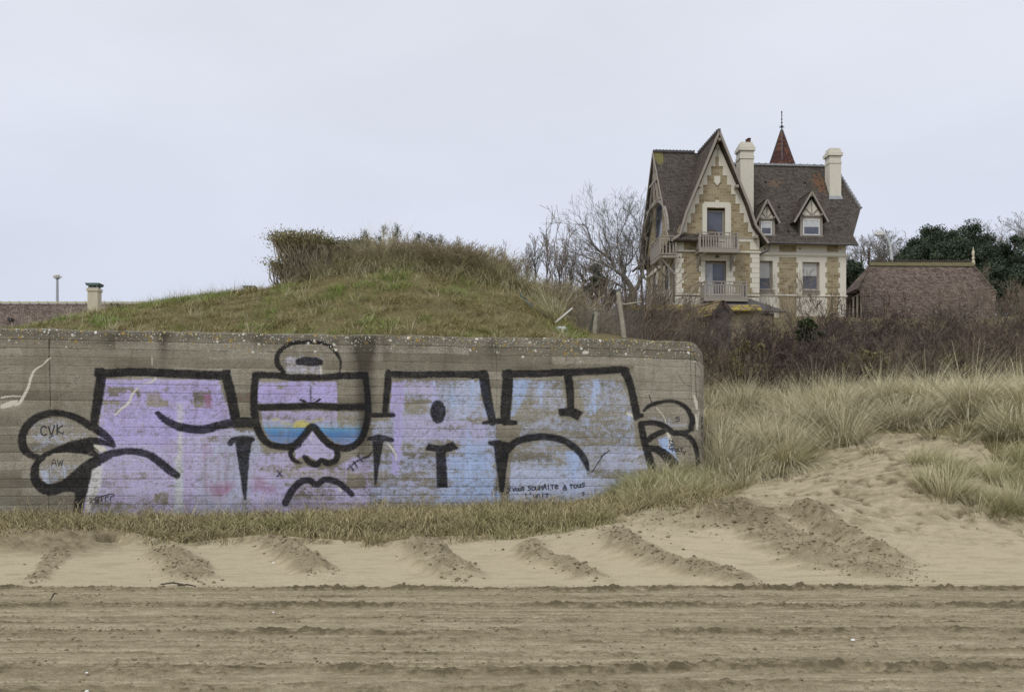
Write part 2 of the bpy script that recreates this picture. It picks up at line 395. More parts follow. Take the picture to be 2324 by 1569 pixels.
# photo coordinates -> developed wall coordinates
def pw(px, py):
    u, z = p2wall(px, py); return np.array([u, z])
def A(x, y): return pw(x*.29171, 735.5+y*.29171)
def Bq(x, y): return pw(531.2+x*.29171, 735.5+y*.29171)
def Cq(x, y): return pw(1062.4+x*.29171, 735.5+y*.29171)
SC = .29171/113.0         # crop pixel -> metres, roughly
nU = len(cs)
S_, ZZ = np.meshgrid(cs, zz)
ink = np.full(S_.shape, 9.); ink_soft = np.zeros(S_.shape)
thin = np.full(S_.shape, 9.)
def bbox(pts, pad):
    p = np.array(pts); return np.searchsorted(cs, p[:, 0].min()-pad), np.searchsorted(cs, p[:, 0].max()+pad), np.searchsorted(zz, p[:, 1].min()-pad), np.searchsorted(zz, p[:, 1].max()+pad)
def stroke(pts, r, n=8, target=None, curve=True, fade=0):
    """r in crop pixels: one value or one per point"""
    tg = ink if target is None else target
    rr = [r]*len(pts) if not isinstance(r, (list, tuple)) else list(r)
    P = np.array([[p[0], p[1], q*SC] for p, q in zip(pts, rr)])
    if curve and len(P) > 2: P = catmull(P, n)
    a0, a1, b0, b1 = bbox(P, max(P[:, 2])+.12)
    if a1 <= a0 or b1 <= b0: return
    X, Z = S_[b0:b1, a0:a1], ZZ[b0:b1, a0:a1]; D = np.full(X.shape, 9.)
    for a, b in zip(P[:-1], P[1:]):
        d = b[:2]-a[:2]; l2 = max(1e-12, d@d)
        t = np.clip(((X-a[0])*d[0]+(Z-a[1])*d[1])/l2, 0, 1)
        D = np.minimum(D, np.hypot(X-a[0]-t*d[0], Z-a[1]-t*d[1])-(a[2]+(b[2]-a[2])*t))
    tg[b0:b1, a0:a1] = np.minimum(tg[b0:b1, a0:a1], D+fade)
def poly_sd(pts):
    P = np.array(pts); X, Z = S_, ZZ
    a0, a1, b0, b1 = bbox(P, .35); D = np.full(S_.shape, .35)
    if a1 <= a0: return D
    X, Z = S_[b0:b1, a0:a1], ZZ[b0:b1, a0:a1]; d_ = np.full(X.shape, 9.); ins = np.zeros(X.shape, bool)
    for i in range(len(P)):
        a, b = P[i], P[(i+1) % len(P)]; d = b-a
        t = np.clip(((X-a[0])*d[0]+(Z-a[1])*d[1])/max(1e-12, d@d), 0, 1)
        d_ = np.minimum(d_, np.hypot(X-a[0]-t*d[0], Z-a[1]-t*d[1]))
        if a[1] != b[1]:
            c = ((a[1] > Z) != (b[1] > Z)) & (X < (b[0]-a[0])*(Z-a[1])/(b[1]-a[1])+a[0]); ins ^= c
    D[b0:b1, a0:a1] = np.where(ins, -d_, d_)
    return D
def fill_ink(pts, fade=0):
    global ink
    ink = np.minimum(ink, poly_sd(pts)+fade)
L_ = lambda f, pts: [f(*p) for p in pts]
# --- first letter block
stroke(L_(A, [(790, 375), (765, 560), (725, 800)]), [36, 36, 28])
stroke(L_(A, [(775, 385), (1000, 372), (1250, 378), (1500, 390), (1760, 395)]), 33)
stroke(L_(A, [(1755, 390), (1800, 560), (1830, 735)]), 37)
stroke(L_(A, [(1225, 692), (1290, 745), (1380, 790), (1500, 815), (1600, 812), (1700, 785), (1850, 758), (1960, 762), (1985, 765)]), [18, 26, 30, 32, 33, 32, 34, 36, 36])
for x_, y_, h_ in ((772, 372, 36), (1768, 382, 36)): fill_ink(L_(A, [(x_-h_, y_-h_+4), (x_+h_-10, y_-h_+4), (x_+h_-8, y_+h_), (x_-h_-4, y_+h_)]))
# --- bow on the left
stroke(L_(A, [(715, 800), (600, 730), (500, 698), (400, 692), (290, 725), (212, 790), (175, 870), (178, 950), (225, 1010), (300, 1035)]), [30, 26, 24, 26, 28, 30, 30, 30, 26, 20])
fill_ink(L_(A, [(290, 1040), (330, 1005), (430, 960), (560, 905), (700, 876), (780, 880), (880, 930), (895, 965), (830, 945), (730, 932), (735, 985), (800, 1020), (740, 1032), (640, 1005), (520, 995), (420, 1005), (340, 1045)]))
stroke(L_(A, [(725, 795), (800, 850), (860, 900), (893, 950)]), [34, 30, 22, 8])
stroke(L_(A, [(330, 1040), (285, 1085), (268, 1150), (280, 1215), (330, 1270), (400, 1285), (480, 1262), (560, 1205), (640, 1130), (720, 1080), (800, 1035), (880, 1002), (960, 987), (1050, 988), (1150, 1012), (1230, 1060), (1300, 1120), (1375, 1172)]), [20, 24, 30, 34, 40, 44, 40, 38, 36, 40, 36, 30, 26, 26, 28, 30, 32, 26])
fill_ink(L_(A, [(500, 1250), (580, 1190), (650, 1130), (720, 1090), (712, 1160), (690, 1260), (650, 1400), (640, 1480), (560, 1480), (575, 1400), (583, 1310), (540, 1300), (440, 1310), (370, 1310)]))
# --- wedges
stroke(L_(A, [(1790, 925), (1815, 900), (1890, 890), (1960, 893)]), [20, 24, 22, 20])
fill_ink(L_(A, [(1825, 905), (1963, 885), (1945, 1000), (1930, 1150), (1915, 1365), (1895, 1365), (1865, 1150)]))
# --- knob over the goggles
stroke(L_(Bq, [(385, 375), (335, 300), (340, 235), (385, 180), (460, 145), (600, 138), (720, 155), (790, 215), (828, 290), (820, 380)]), [22, 26, 22, 20, 20, 18, 18, 18, 14, 10], fade=.012)
stroke(L_(Bq, [(505, 290), (560, 288), (620, 292), (665, 292)]), [26, 34, 34, 26])
# --- goggles
stroke(L_(Bq, [(165, 395), (300, 395), (450, 412), (650, 415), (850, 395), (1015, 395)]), [26, 24, 26, 24, 27, 27], curve=False)
stroke(L_(Bq, [(165, 400), (155, 520), (155, 640), (170, 760), (200, 850), (260, 920), (340, 947), (430, 950), (495, 920), (555, 850), (605, 795), (655, 840), (705, 900), (765, 945), (850, 962), (925, 945), (985, 890), (1022, 800), (1042, 700), (1038, 560), (1020, 400)]), [26, 28, 30, 30, 28, 26, 25, 26, 28, 28, 28, 28, 28, 28, 26, 27, 26, 26, 26, 24, 26])
stroke(L_(Bq, [(170, 645), (400, 638), (600, 633), (800, 640), (1040, 642)]), 26, curve=False)
stroke(L_(Bq, [(1050, 705), (1235, 705)]), 20)
stroke(L_(Bq, [(0, 765), (140, 765)]), 36)
stroke(L_(Bq, [(515, 585), (560, 605)]), 8); stroke(L_(Bq, [(665, 583), (625, 615)]), 8); stroke(L_(Bq, [(595, 490), (597, 610)]), 4)
fill_ink(L_(Bq, [(140, 372), (200, 370), (200, 430), (138, 430)])); fill_ink(L_(Bq, [(985, 372), (1043, 372), (1045, 430), (990, 425)]))
# --- nose, mouth
stroke(L_(Bq, [(500, 930), (455, 965), (438, 1010), (470, 1058), (520, 1078)]), [26, 20, 18, 16, 7])
stroke(L_(Bq, [(545, 1030), (585, 1070), (640, 1088), (680, 1058), (730, 1078), (785, 1058), (805, 1005), (780, 950)]), [18, 24, 24, 20, 24, 25, 22, 24])
stroke(L_(Bq, [(400, 1385), (450, 1290), (520, 1222), (585, 1212), (640, 1245), (700, 1207), (770, 1212), (840, 1250), (915, 1320)]), [28, 28, 26, 24, 24, 24, 25, 25, 20])
# --- second block, eye, wedge
stroke(L_(Bq, [(1200, 380), (1190, 520), (1172, 695)]), [28, 29, 24], fade=.004)
stroke(L_(Bq, [(1225, 390), (1400, 392), (1600, 390), (1800, 386), (1950, 392)]), 27)
for k in range(2): stroke(L_(Bq, [(1585, 640), (1585, 680), (1585, 720)]), [50, 60, 50])
stroke(L_(Bq, [(1045, 890), (1130, 882), (1225, 900)]), [14, 24, 18])
fill_ink(L_(Bq, [(1070, 900), (1165, 900), (1130, 1100), (1108, 1250), (1090, 1255), (1085, 1100)]), .004)
fill_ink(L_(Bq, [(1485, 975), (1510, 925), (1610, 945), (1700, 908), (1748, 965), (1640, 997), (1560, 992)]))
fill_ink(L_(Bq, [(1570, 990), (1645, 990), (1662, 1270), (1575, 1270)]))
stroke(L_(Bq, [(880, 1125), (960, 1060), (1040, 1025), (1075, 985)]), 6)
for a, b in (((895, 1092), (925, 1132)), ((930, 1065), (957, 1108)), ((962, 1020), (995, 1062)), ((335, 1140), (370, 1175)), ((368, 1142), (338, 1178))): stroke(L_(Bq, [a, b]), 6)
# --- third block
stroke(L_(Cq, [(120, 392), (145, 560), (190, 760)]), [42, 40, 30], fade=.004)
stroke(L_(Cq, [(0, 388), (120, 385)]), 30)
stroke(L_(Cq, [(120, 765), (240, 750), (365, 765)]), [14, 24, 18])
stroke(L_(Cq, [(310, 385), (298, 560), (285, 745)]), [42, 44, 40])
stroke(L_(Cq, [(285, 385), (500, 385), (700, 372), (950, 368), (1190, 352)]), 29)
stroke(L_(Cq, [(1215, 358), (1262, 480), (1310, 700)]), [34, 32, 32])
stroke(L_(Cq, [(1300, 730), (1350, 705)]), 16)
stroke(L_(Cq, [(772, 385), (790, 500), (797, 650)]), [34, 33, 28])
fill_ink(L_(Cq, [(698, 655), (780, 640), (830, 650), (892, 682), (850, 747), (790, 715), (710, 712)]))
stroke(L_(Cq, [(165, 920), (230, 925), (310, 935)]), [14, 28, 20])
fill_ink(L_(Cq, [(190, 905), (330, 950), (310, 1030), (290, 1200), (275, 1315), (245, 1300), (215, 1080)]))
stroke(L_(Cq, [(300, 975), (370, 915), (480, 882), (600, 872), (720, 893), (800, 935), (870, 1000), (912, 1070), (930, 1130)]), [34, 30, 30, 28, 28, 28, 28, 26, 14], fade=.003)
fill_ink(L_(Cq, [(266, 352), (345, 368), (345, 420), (262, 420)])); fill_ink(L_(Cq, [(1180, 322), (1250, 340), (1262, 400), (1190, 400)]))
# --- letter on the right end
stroke(L_(Cq, [(1342, 775), (1368, 900), (1408, 1040), (1450, 1180), (1475, 1260)]), [26, 30, 32, 32, 28])
stroke(L_(Cq, [(1365, 665), (1430, 620), (1530, 592), (1620, 598), (1700, 648), (1742, 730), (1732, 795)]), [13, 18, 16, 17, 22, 26, 26], fade=.004)
stroke(L_(Cq, [(1745, 810), (1680, 835), (1600, 838), (1545, 800), (1500, 775), (1440, 762), (1350, 770)]), [14, 22, 25, 26, 26, 22, 22], fade=.003)
stroke(L_(Cq, [(1385, 905), (1445, 862), (1530, 820)]), [24, 26, 24], fade=.006)
stroke(L_(Cq, [(1400, 960), (1480, 975), (1550, 1030), (1625, 1120)]), [26, 32, 40, 40])
stroke(L_(Cq, [(1600, 848), (1690, 855), (1750, 905), (1780, 980), (1790, 1075)]), [12, 22, 26, 26, 30], fade=.006)
# --- small hand-written tags: letters as strokes on a 1 x 1.4 cell
GL = {'c': [[(.9,1.1),(.5,1.4),(.1,1.0),(.1,.4),(.5,0),(.9,.2)]], 'v': [[(0,1.2),(.45,0),(.9,1.4)]], 'k': [[(.1,1.4),(.1,0)],[(.9,1.3),(.15,.6),(.95,0)]],
 'a': [[(0,0),(.5,1.4),(.9,0)],[(.15,.5),(.8,.5)]], 'w': [[(0,1.2),(.25,0),(.5,.9),(.75,0),(1,1.3)]], 'j': [[(.2,1.0),(.7,1.1),(.8,.2),(.3,-.4),(-.1,-.1)]],
 'o': [[(.5,.9),(.1,.6),(.3,0),(.8,.1),(.9,.6),(.5,.9)]], 'u': [[(.1,.9),(.15,.1),(.6,.05),(.85,.9),(.9,0)]], 's': [[(.9,.95),(.4,1.1),(.2,.7),(.8,.4),(.6,0),(.1,0)]],
 'V': [[(0,1.15),(.4,0),(.9,1.3)]], 'h': [[(.05,1.2),(.1,0)],[(.1,.6),(.8,.6)],[(.8,1.1),(.85,-.05)]], 'i': [[(.4,.8),(.45,0)],[(.42,1.15),(.45,1.25)]], 't': [[(.45,1.2),(.45,0)],[(.05,.85),(.9,.9)]],
 'T': [[(.4,1.1),(.45,0)],[(-.1,1.05),(1,1.1)]], 'e': [[(.2,.45),(.85,.7),(.5,1.05),(.1,.5),(.4,0),(1,.2)]], 'à': [[(.2,.9),(.8,.8),(.8,.1),(.2,0),(.1,.4),(.8,.5),(1.,0)],[(.3,1.5),(.7,1.15)]],
 "'": [[(.4,1.4),(.3,1.0)]], 'n': [[(.1,0),(.1,.9),(.6,.9),(.8,0)]], 'l': [[(.3,1.4),(.3,0),(.8,0)]], 'g': [[(.8,1),(.2,.9),(.2,.3),(.8,.4),(.8,-.4),(.2,-.4)]], 'r': [[(.1,0),(.15,.8),(.8,.9)]],
 'y': [[(.05,1.2),(.5,.6),(.9,1.3)],[(.5,.6),(.45,-.2)]], 'z': [[(.1,1.1),(.8,1.1),(.1,0),(.9,0)]], 'f': [[(.9,1.3),(.4,1.2),(.35,0)],[(0,.7),(.8,.75)]], 'S': [[(.9,1.3),(.3,1.2),(.2,.8),(.8,.6),(.7,.1),(.0,.0)]], 'x': [[(0,1),(.9,0)],[(.9,1.1),(.1,0)]]}
def text(f, s, x, y, w, h, dx, dy, r, vert=False):
    for ch in s:
        if ch != ' ':
            for st in GL[ch]:
                pts = [(x+q[1]*h, y+q[0]*w) if vert else (x+q[0]*w, y-q[1]*h) for q in st]
                stroke([f(*p) for p in pts], r, 5, target=thin)
        x += dx; y += dy
text(A, "cvk", 315, 865, 52, 52, 62, -5, 5); stroke(L_(A, [(385, 880), (412, 868)]), 4, target=thin); stroke(L_(A, [(492, 835), (494, 845)]), 4, target=thin)
text(A, "aw", 400, 1100, 42, 38, 48, 0, 3)
text(A, "girr", 735, 1375, 36, 34, 40, -2, 4); stroke(L_(A, [(700, 1395), (720, 1360), (750, 1375), (780, 1340), (860, 1320), (890, 1325)]), 4, target=thin)
text(Cq, "j'Vous", 300, 1300, 22, 24, 23, -2, 4.5)
text(Cq, "souhaiTe", 462, 1290, 27, 30, 30, -2, 4.5)
text(Cq, "à", 735, 1285, 30, 28, 0, 0, 4.5)
text(Cq, "tous", 787, 1272, 28, 28, 31, -3, 4.5)
text(Cq, "l'unit", 440, 1352, 26, 26, 32, -2, 4.5); text(Cq, "s", 880, 1330, 26, 24, 30, -3, 4)
text(Cq, "zas", 1565, 890, 24, 24, 0, 30, 4, True); text(Cq, "foly", 1580, 985, 26, 22, 22, -2, 4)
text(Cq, "Sayv", 1828, 730, 34, 26, 0, 62, 5, False)
text(Cq, "g", 1610, 735, 36, 22, 0, 0, 4)
text(Cq, "y", 1665, 1010, 30, 24, 0, 0, 4)
for a, b in (((285, 575), (330, 585)), ((1405, 545), (1428, 610)), ((1060, 1000), (960, 1150)), ((1030, 1030), (1100, 980))): stroke(L_(Cq, [a, b]), 4, target=thin)
# --- paint areas: colour + coverage
pc = np.zeros(S_.shape+(3,)); pa = np.zeros(S_.shape)
def lay(mask, col, amt):
    global pc, pa
    m = np.clip(mask*amt, 0, 1)[..., None]; col = np.array(col) if not isinstance(col, np.ndarray) else col
    na = pa[..., None]*(1-m)+m
    pc = np.where(na > 1e-5, (pc*pa[..., None]*(1-m)+col*m)/np.maximum(na, 1e-5), pc); pa = na[..., 0]
def soft(pts, w=.05): return 1-sstep(poly_sd(pts), -w, w)
LIL = np.array([.52, .47, .90]); LIL2 = np.array([.57, .53, .84]); BLU = np.array([.40, .56, .90]); BL2 = np.array([.50, .58, .80]); WHT = np.array([.80, .82, .76]); PNK = np.array([.36, .06, .18])
nb = fbm(S_*3, ZZ*3, 101, 4); nh = fbm(S_*1.2, ZZ*7, 111, 4); npx = fbm(S_*6, ZZ*2, 121, 3)
t1 = L_(A, [(800, 430), (1700, 430), (1800, 720), (1850, 860), (1880, 1480), (630, 1480), (700, 1180), (770, 1050), (760, 830), (790, 600)])
lay(soft(t1, .03), LIL2, .72); lay(soft(L_(A, [(830, 440), (1690, 440), (1790, 740), (1500, 850), (1250, 950), (780, 900)]), .08), LIL, .9)
lay(soft(L_(A, [(1030, 1050), (1330, 1180), (1330, 1480), (680, 1480), (760, 1100)]), .1), LIL2*.95, .5)
lay(soft(L_(A, [(230, 760), (420, 720), (690, 820), (700, 880), (400, 960), (250, 1000)]), .08), BL2, .38)
lay(soft(L_(A, [(310, 1100), (700, 1040), (560, 1180), (400, 1250), (320, 1210)]), .06), BL2, .38)
lay(soft(L_(A, [(310, 1140), (365, 1140), (390, 1250), (330, 1210)]), .03), (.5, .58, .75), .7)
lay(soft(L_(A, [(700, 1120), (800, 1090), (790, 1240), (690, 1480), (660, 1480)]), .03), WHT, .75)
lay(soft(L_(Bq, [(185, 445), (800, 440), (810, 610), (180, 612)]), .03), LIL*1.04, .97)
lay(soft(L_(Bq, [(205, 672), (805, 670), (805, 800), (230, 790)]), .03), (.47, .43, .68), .85)
lay(soft(L_(Bq, [(805, 672), (1020, 672), (1005, 800), (805, 800)]), .03), (.42, .45, .6), .42)
lay(soft(L_(Bq, [(120, 1000), (430, 990), (480, 1100), (800, 1100), (960, 1000), (1060, 1040), (1060, 1480), (100, 1480)]), .08), LIL2*.95, .68)
lay(soft(L_(Bq, [(600, 820), (700, 930), (790, 980), (770, 1050), (690, 1040), (640, 1060), (570, 1020), (480, 1050), (470, 960)]), .03), LIL2, .85)
lay(soft(L_(Bq, [(-60, 820), (160, 820), (230, 960), (140, 1100), (100, 1480), (-300, 1480), (-250, 1100)]), .08), (.5, .56, .74), .55)
lay(soft(L_(Bq, [(1060, 760), (1200, 740), (1320, 430), (1960, 430), (2050, 760), (2000, 1480), (1060, 1480)]), .05), (.46, .52, .76), .52)
lay(soft(L_(Bq, [(1225, 440), (1330, 440), (1310, 700), (1300, 1000), (1270, 1180), (1225, 1180), (1250, 740), (1210, 690)]), .04), LIL, .88)
lay(soft(L_(Bq, [(1340, 440), (1560, 450), (1570, 590), (1500, 560), (1350, 520)]), .06), LIL2, .65)
lay(soft(L_(Bq, [(1600, 440), (1900, 440), (1920, 620), (1750, 760), (1640, 600)]), .08), BL2, .55)
lay(soft(L_(Bq, [(1350, 700), (1960, 780), (1960, 900), (1330, 900), (1300, 800)]), .08), LIL2*.95, .55)
lay(soft(L_(Bq, [(1650, 1050), (1960, 900), (2100, 1480), (1500, 1480), (1670, 1250)]), .12), BLU*1.05, .65)
lay(soft(L_(Cq, [(345, 425), (740, 430), (760, 640), (690, 720), (860, 750), (900, 640), (830, 440), (1180, 400), (1290, 700), (1340, 1480), (320, 1480), (330, 1050), (420, 780), (325, 760)]), .04), (.44, .52, .72), .47)
lay(soft(L_(Cq, [(350, 430), (470, 440), (410, 620), (330, 740)]), .05), BLU, .85)
lay(soft(L_(Cq, [(0, 900), (150, 1000), (240, 1480), (0, 1480)]), .12), BLU, .62)
lay(soft(L_(Cq, [(760, 980), (880, 1020), (870, 1480), (740, 1480)]), .08), BLU, .62)
lay(soft(L_(Cq, [(330, 1100), (900, 1130), (1260, 1240), (1260, 1480), (300, 1480)]), .1), BL2*1.1, .6)
lay(soft(L_(Cq, [(1050, 980), (1390, 960), (1400, 1130), (1060, 1130)]), .08), (.50, .54, .74), .6)
lay(soft(L_(Cq, [(1470, 880), (1560, 860), (1600, 940), (1640, 1060), (1560, 1010), (1490, 940)]), .03), BLU*1.15, .8)
lay(soft(L_(Bq, [(380, 250), (520, 220), (700, 240), (690, 400), (400, 390), (370, 320)]), .08), (.55, .56, .68), .5)
lay(soft(L_(Cq, [(1350, 720), (1500, 700), (1700, 720), (1700, 800), (1560, 800), (1500, 760)]), .04), (.42, .45, .55), .45)
# worn: bigger bare patches and old grey squares
bare = sstep(nh, .53, .66)*.75; pa = pa*(1-bare*.5)
for f, x0, x1, y0, y1, am in ((Bq, 800, 1010, 440, 800, .75), (A, 1230, 1310, 500, 640, .8), (Bq, 1330, 1530, 585, 700, .5), (A, 850, 1040, 490, 560, .7), (A, 1500, 1640, 520, 650, .7), (A, 1430, 1500, 540, 640, .7), (A, 1140, 1230, 540, 640, .6), (A, 800, 930, 590, 690, .5),
                          (A, 1050, 1100, 520, 570, .6), (A, 1440, 1520, 690, 745, .7), (Bq, 200, 330, 535, 575, .8), (Bq, 280, 420, 470, 510, .7), (Bq, 880, 1020, 1120, 1280, .6), (A, 1200, 1310, 1260, 1400, .7), (A, 700, 1220, 1340, 1480, .35), (A, 700, 1400, 1380, 1500, .3)):
    e_ = soft(L_(f, [(x0, y0), (x1, y0), (x1, y1), (x0, y1)]), .03)*sstep(nb, .30, .52); pa = pa*(1-e_*am)
# old ochre paint under the lilac
lay(soft(L_(A, [(1140, 530), (1300, 500), (1300, 640), (1140, 640)]), .03)*sstep(nb, .35, .5), (.28, .25, .10), .45)
# drips and vertical runs
def drip(f, x, y0, y1, w, col, am, wob=6):
    P = [(x+(random.random()-.5)*wob, y) for y in np.linspace(y0, y1, 7)]
    g = np.full(S_.shape, 9.); stroke([f(*p) for p in P], w, target=g); lay(1-sstep(g+(nb-.5)*.05, -.05, .035), col, am*.85)
random.seed(5)
drip(A, 1395, 640, 1060, 22, WHT, .6, 20); drip(A, 1390, 1080, 1480, 34, (.62, .72, .78), .75, 16); drip(A, 1460, 1000, 1440, 26, (.52, .46, .75), .7); drip(A, 1395, 880, 1400, 9, (.72, .74, .55), .6, 16)
for x in (1590, 1610, 1640, 1700, 1760): drip(A, x, 880+random.random()*300, 1250+random.random()*80, 10, PNK, .35, 14)
lay(soft(L_(A, [(1620, 1250), (1800, 1230), (1850, 1350), (1660, 1340)]), .12)*sstep(nb, .4, .6), PNK, .55); lay(soft(L_(Bq, [(150, 1180), (480, 1180), (480, 1300), (150, 1300)]), .12)*sstep(nb, .42, .6), PNK, .4)
lay(soft(L_(A, [(1570, 540), (1640, 530), (1650, 650), (1600, 650)]), .05)*sstep(nb, .4, .6), PNK, .4); lay(soft(L_(A, [(1820, 530), (1960, 520), (1960, 600), (1830, 600)]), .05), (.17, .06, .05), .35)
for x, y0, y1, w in ((1690, 450, 640, 14), (1715, 560, 640, 10), (1850, 470, 640, 12), (1825, 840, 1200, 22), (1775, 860, 960, 12), (1900, 430, 560, 10), (1550, 450, 600, 10), (1960, 480, 700, 18), (2040, 900, 1200, 14)): drip(Bq, x, y0, y1, w, BLU*1.1, .5)
for x, y0, y1, w in ((390, 440, 620, 12), (430, 430, 560, 14), (570, 470, 610, 14), (555, 500, 560, 16), (980, 450, 680, 14), (1010, 440, 540, 12), (950, 640, 700, 8), (1240, 1090, 1150, 10), (820, 1010, 1200, 22), (1250, 690, 740, 10), (30, 450, 640, 18), (10, 880, 1200, 20), (925, 760, 850, 8)): drip(Cq, x, y0, y1, w, BLU*1.12, .6)
drip(Bq, 1560, 480, 640, 14, LIL*1.1, .5); drip(Bq, 1420, 940, 1240, 14, LIL2, .4)
# water, sun and sky in the goggles
yv = (ZZ-Bq(500, 800)[1])       # metres above the painted horizon
wat = soft(L_(Bq, [(225, 800), (1010, 800), (985, 880), (920, 935), (850, 938), (780, 915), (700, 850), (610, 770), (590, 780), (530, 860), (480, 915), (420, 928), (340, 925), (270, 890)]), .012)
tt = np.clip(-yv/.36, 0, 1)[..., None]
wcol = np.where(tt < .35, np.array([.13, .42, .72])*(1-tt/.35)+np.array([.03, .22, .58])*(tt/.35), np.array([.03, .22, .58])*(1-(tt-.35)/.65)+np.array([.20, .30, .55])*((tt-.35)/.65))
lay(wat*(1-.25*sstep(nb, .5, .7)), wcol, .97)
haze_ = soft(L_(Bq, [(215, 735), (1015, 740), (1010, 802), (225, 802)]), .05)*np.clip(1-yv/.16, 0, 1); lay(haze_, (.30, .50, .70), .6)
g = np.full(S_.shape, 9.); c_ = Bq(527, 803); g = np.hypot((S_-c_[0])/1.2, ZZ-c_[1])-.15; lay((1-sstep(g, -.012, .012))*(yv > 0), (.62, .56, .14), .95)
for pts in ([(600, 765), (640, 745), (690, 735)], [(300, 740), (340, 735)], [(370, 762), (440, 775)]):
    g = np.full(S_.shape, 9.); stroke(L_(Bq, pts), 8, target=g); lay(1-sstep(g, -.01, .02), (.60, .56, .25), .6)
# white filler along cracks
white = np.full(S_.shape, 9.)
for f, pts, r in ((A, [(395, 262), (365, 285), (330, 320), (270, 360), (240, 420), (220, 490), (185, 560), (150, 615), (120, 630)], [2, 6, 3, 7, 9, 9, 10, 10, 8]), (A, [(20, 640), (80, 620), (130, 600)], [16, 20, 8]), (A, [(10, 570), (80, 560), (160, 562)], [6, 5, 4]),
    (A, [(1210, 420), (1170, 455), (1110, 460)], [8, 5, 2]), (A, [(1080, 490), (1030, 540), (1000, 610), (940, 660), (895, 705)], [4, 7, 8, 8, 5]), (A, [(1180, 255), (1184, 320)], 3), (A, [(735, 940), (790, 965), (820, 985)], [10, 22, 14]), (A, [(700, 1000), (720, 995)], 9),
    (Bq, [(672, 330), (676, 390), (680, 425)], [4, 6, 8]), (Bq, [(1185, 910), (1215, 950), (1255, 1010), (1262, 1050)], [3, 7, 6, 5]), (Bq, [(800, 1240), (830, 1290)], [5, 8]), (Bq, [(600, 840), (600, 900)], 2),
    (Cq, [(1755, 545), (1772, 590), (1780, 640)], [8, 14, 10]), (Cq, [(1772, 690), (1780, 740), (1783, 800)], [8, 12, 8]), (Cq, [(1795, 660), (1790, 780)], [4, 5]), (Cq, [(1860, 560), (1866, 740)], [2, 4]), (Cq, [(1535, 795), (1555, 850), (1570, 900), (1562, 960)], [8, 12, 13, 5]), (Cq, [(1465, 645), (1520, 710), (1540, 770)], [4, 3, 3]), (Cq, [(1240, 690), (1270, 705)], [12, 10]), (Cq, [(900, 220), (925, 220)], 12)):
    stroke(L_(f, pts), r, target=white)
# --- relief: shuttering boards
bh = .165
row = np.floor((ZZ-.06)/bh); fr = (ZZ-.06)/bh-row
jit = (vn(row*3.7, row*0+np.floor((S_+20+row*1.7)/3.4)*5.1, 131)-.5)
jz = np.minimum(fr, 1-fr)*bh
groove = np.exp(-(jz/.006)**2)*sstep(vn(S_*1.1, row*3.3, 132), .12, .45)
vj = np.abs(S_[None, 0]-0)
vx = [A(385, 300)[0], Bq(472, 800)[0], Cq(220, 800)[0], A(1300, 300)[0]+2.1, Cq(1740, 400)[0]-.02]
vjoint = np.zeros(S_.shape)
for i, x in enumerate(vx): vjoint = np.maximum(vjoint, np.exp(-((S_-x-(vn(ZZ*3, ZZ*0+i, 140)-.5)*.04)/.007)**2)*(.9 if i in (0, 2, 4) else .35))
crk = np.full(S_.shape, 9.)
stroke(L_(Cq, [(1725, 140), (1740, 210), (1770, 260), (1830, 330), (1870, 380)]), 2, target=crk); stroke(L_(Cq, [(1640, 390), (1690, 460), (1760, 470)]), 2, target=crk); stroke(L_(Cq, [(1765, 260), (1768, 400), (1775, 560)]), 3, target=crk)
stroke(L_(A, [(380, 130), (388, 400), (392, 640)]), 3, target=crk)
pit = sstep(vn(S_*26, ZZ*26, 150), .78, .9)*sstep(fbm(S_*1.5, ZZ*1.5, 151, 2), .4, .65)
relief = jit*.007-groove*.010-vjoint*.010-pit*.008+(fbm(S_*8, ZZ*8, 152, 4)-.5)*.006
# dirt: real stains (run-off below the lip, two dark vertical runs, grime in the joints)
topd = WTOP-ZZ
stain = np.zeros(S_.shape)
for f, x, w, l, a_ in ((A, 1275, .10, 1.1, .8), (Bq, 1012, .19, 3.2, 1.6), (Bq, 1180, .10, .9, .5), (A, 2050, .3, .5, .3), (Cq, 180, .12, .7, .4), (A, 900, .4, .3, .3)):
    x0 = f(x, 200)[0]; stain = np.maximum(stain, a_*np.exp(-((S_-x0)/w)**2)*np.clip(1-topd/l, 0, 1)**.7*(.6+.7*npx))
lip = np.clip(1-topd/(.22+.5*fbm(S_*.8, S_*0, 161, 3)), 0, 1)
lip *= .5+fbm(S_*4, ZZ*4, 162, 3)
lowd = sstep(1.15-ZZ, -.25, .4)*.5*(.4+fbm(S_*2, ZZ*2, 166, 3))
dirt = np.clip(stain+lip*.62+groove*.5+vjoint*.7+(1-sstep(crk, -.002, .006))*.8+lowd, 0, 1)
boardtone = .5+jit+(fbm(S_*.9, ZZ*5, 163, 3)-.5)*.7
# the top lip is uneven
ztop = WTOP+(fbm(cs*1.3, cs*0, 170, 4)-.5)*.05
ztop = ztop-.012*np.abs(cs*0)-sstep(cs, U1-.1, U1+R_*math.pi/2)*.13-sstep(cs, U1-2.2, U1)*.03
zmap = Z0w+(ZZ-Z0w)*((ztop-Z0w)/(WTOP-Z0w))[None, :]
rnd = np.clip(1-(WTOP-ZZ)/.07, 0, 1)**2*.05       # rounded arris
cornerround = np.clip(1-(WTOP-ZZ)/.30, 0, 1)**2*.07*sstep(S_, U1-.3, U1+.2)
cu2, cv2 = np.broadcast_to(cu, S_.shape), np.broadcast_to(cv, S_.shape)
ang = np.concatenate([uu*0, arc, np.full(len(side), math.pi/2)]); ang = np.broadcast_to(ang, S_.shape)
off = relief-rnd-cornerround
eu = cu2+np.sin(ang)*off; ev = cv2-np.cos(ang)*off
Xw = WA[0]+eu*WU[0]+ev*WV[0]; Yw = WA[1]+eu*WU[1]+ev*WV[1]
lich = np.zeros(S_.shape)
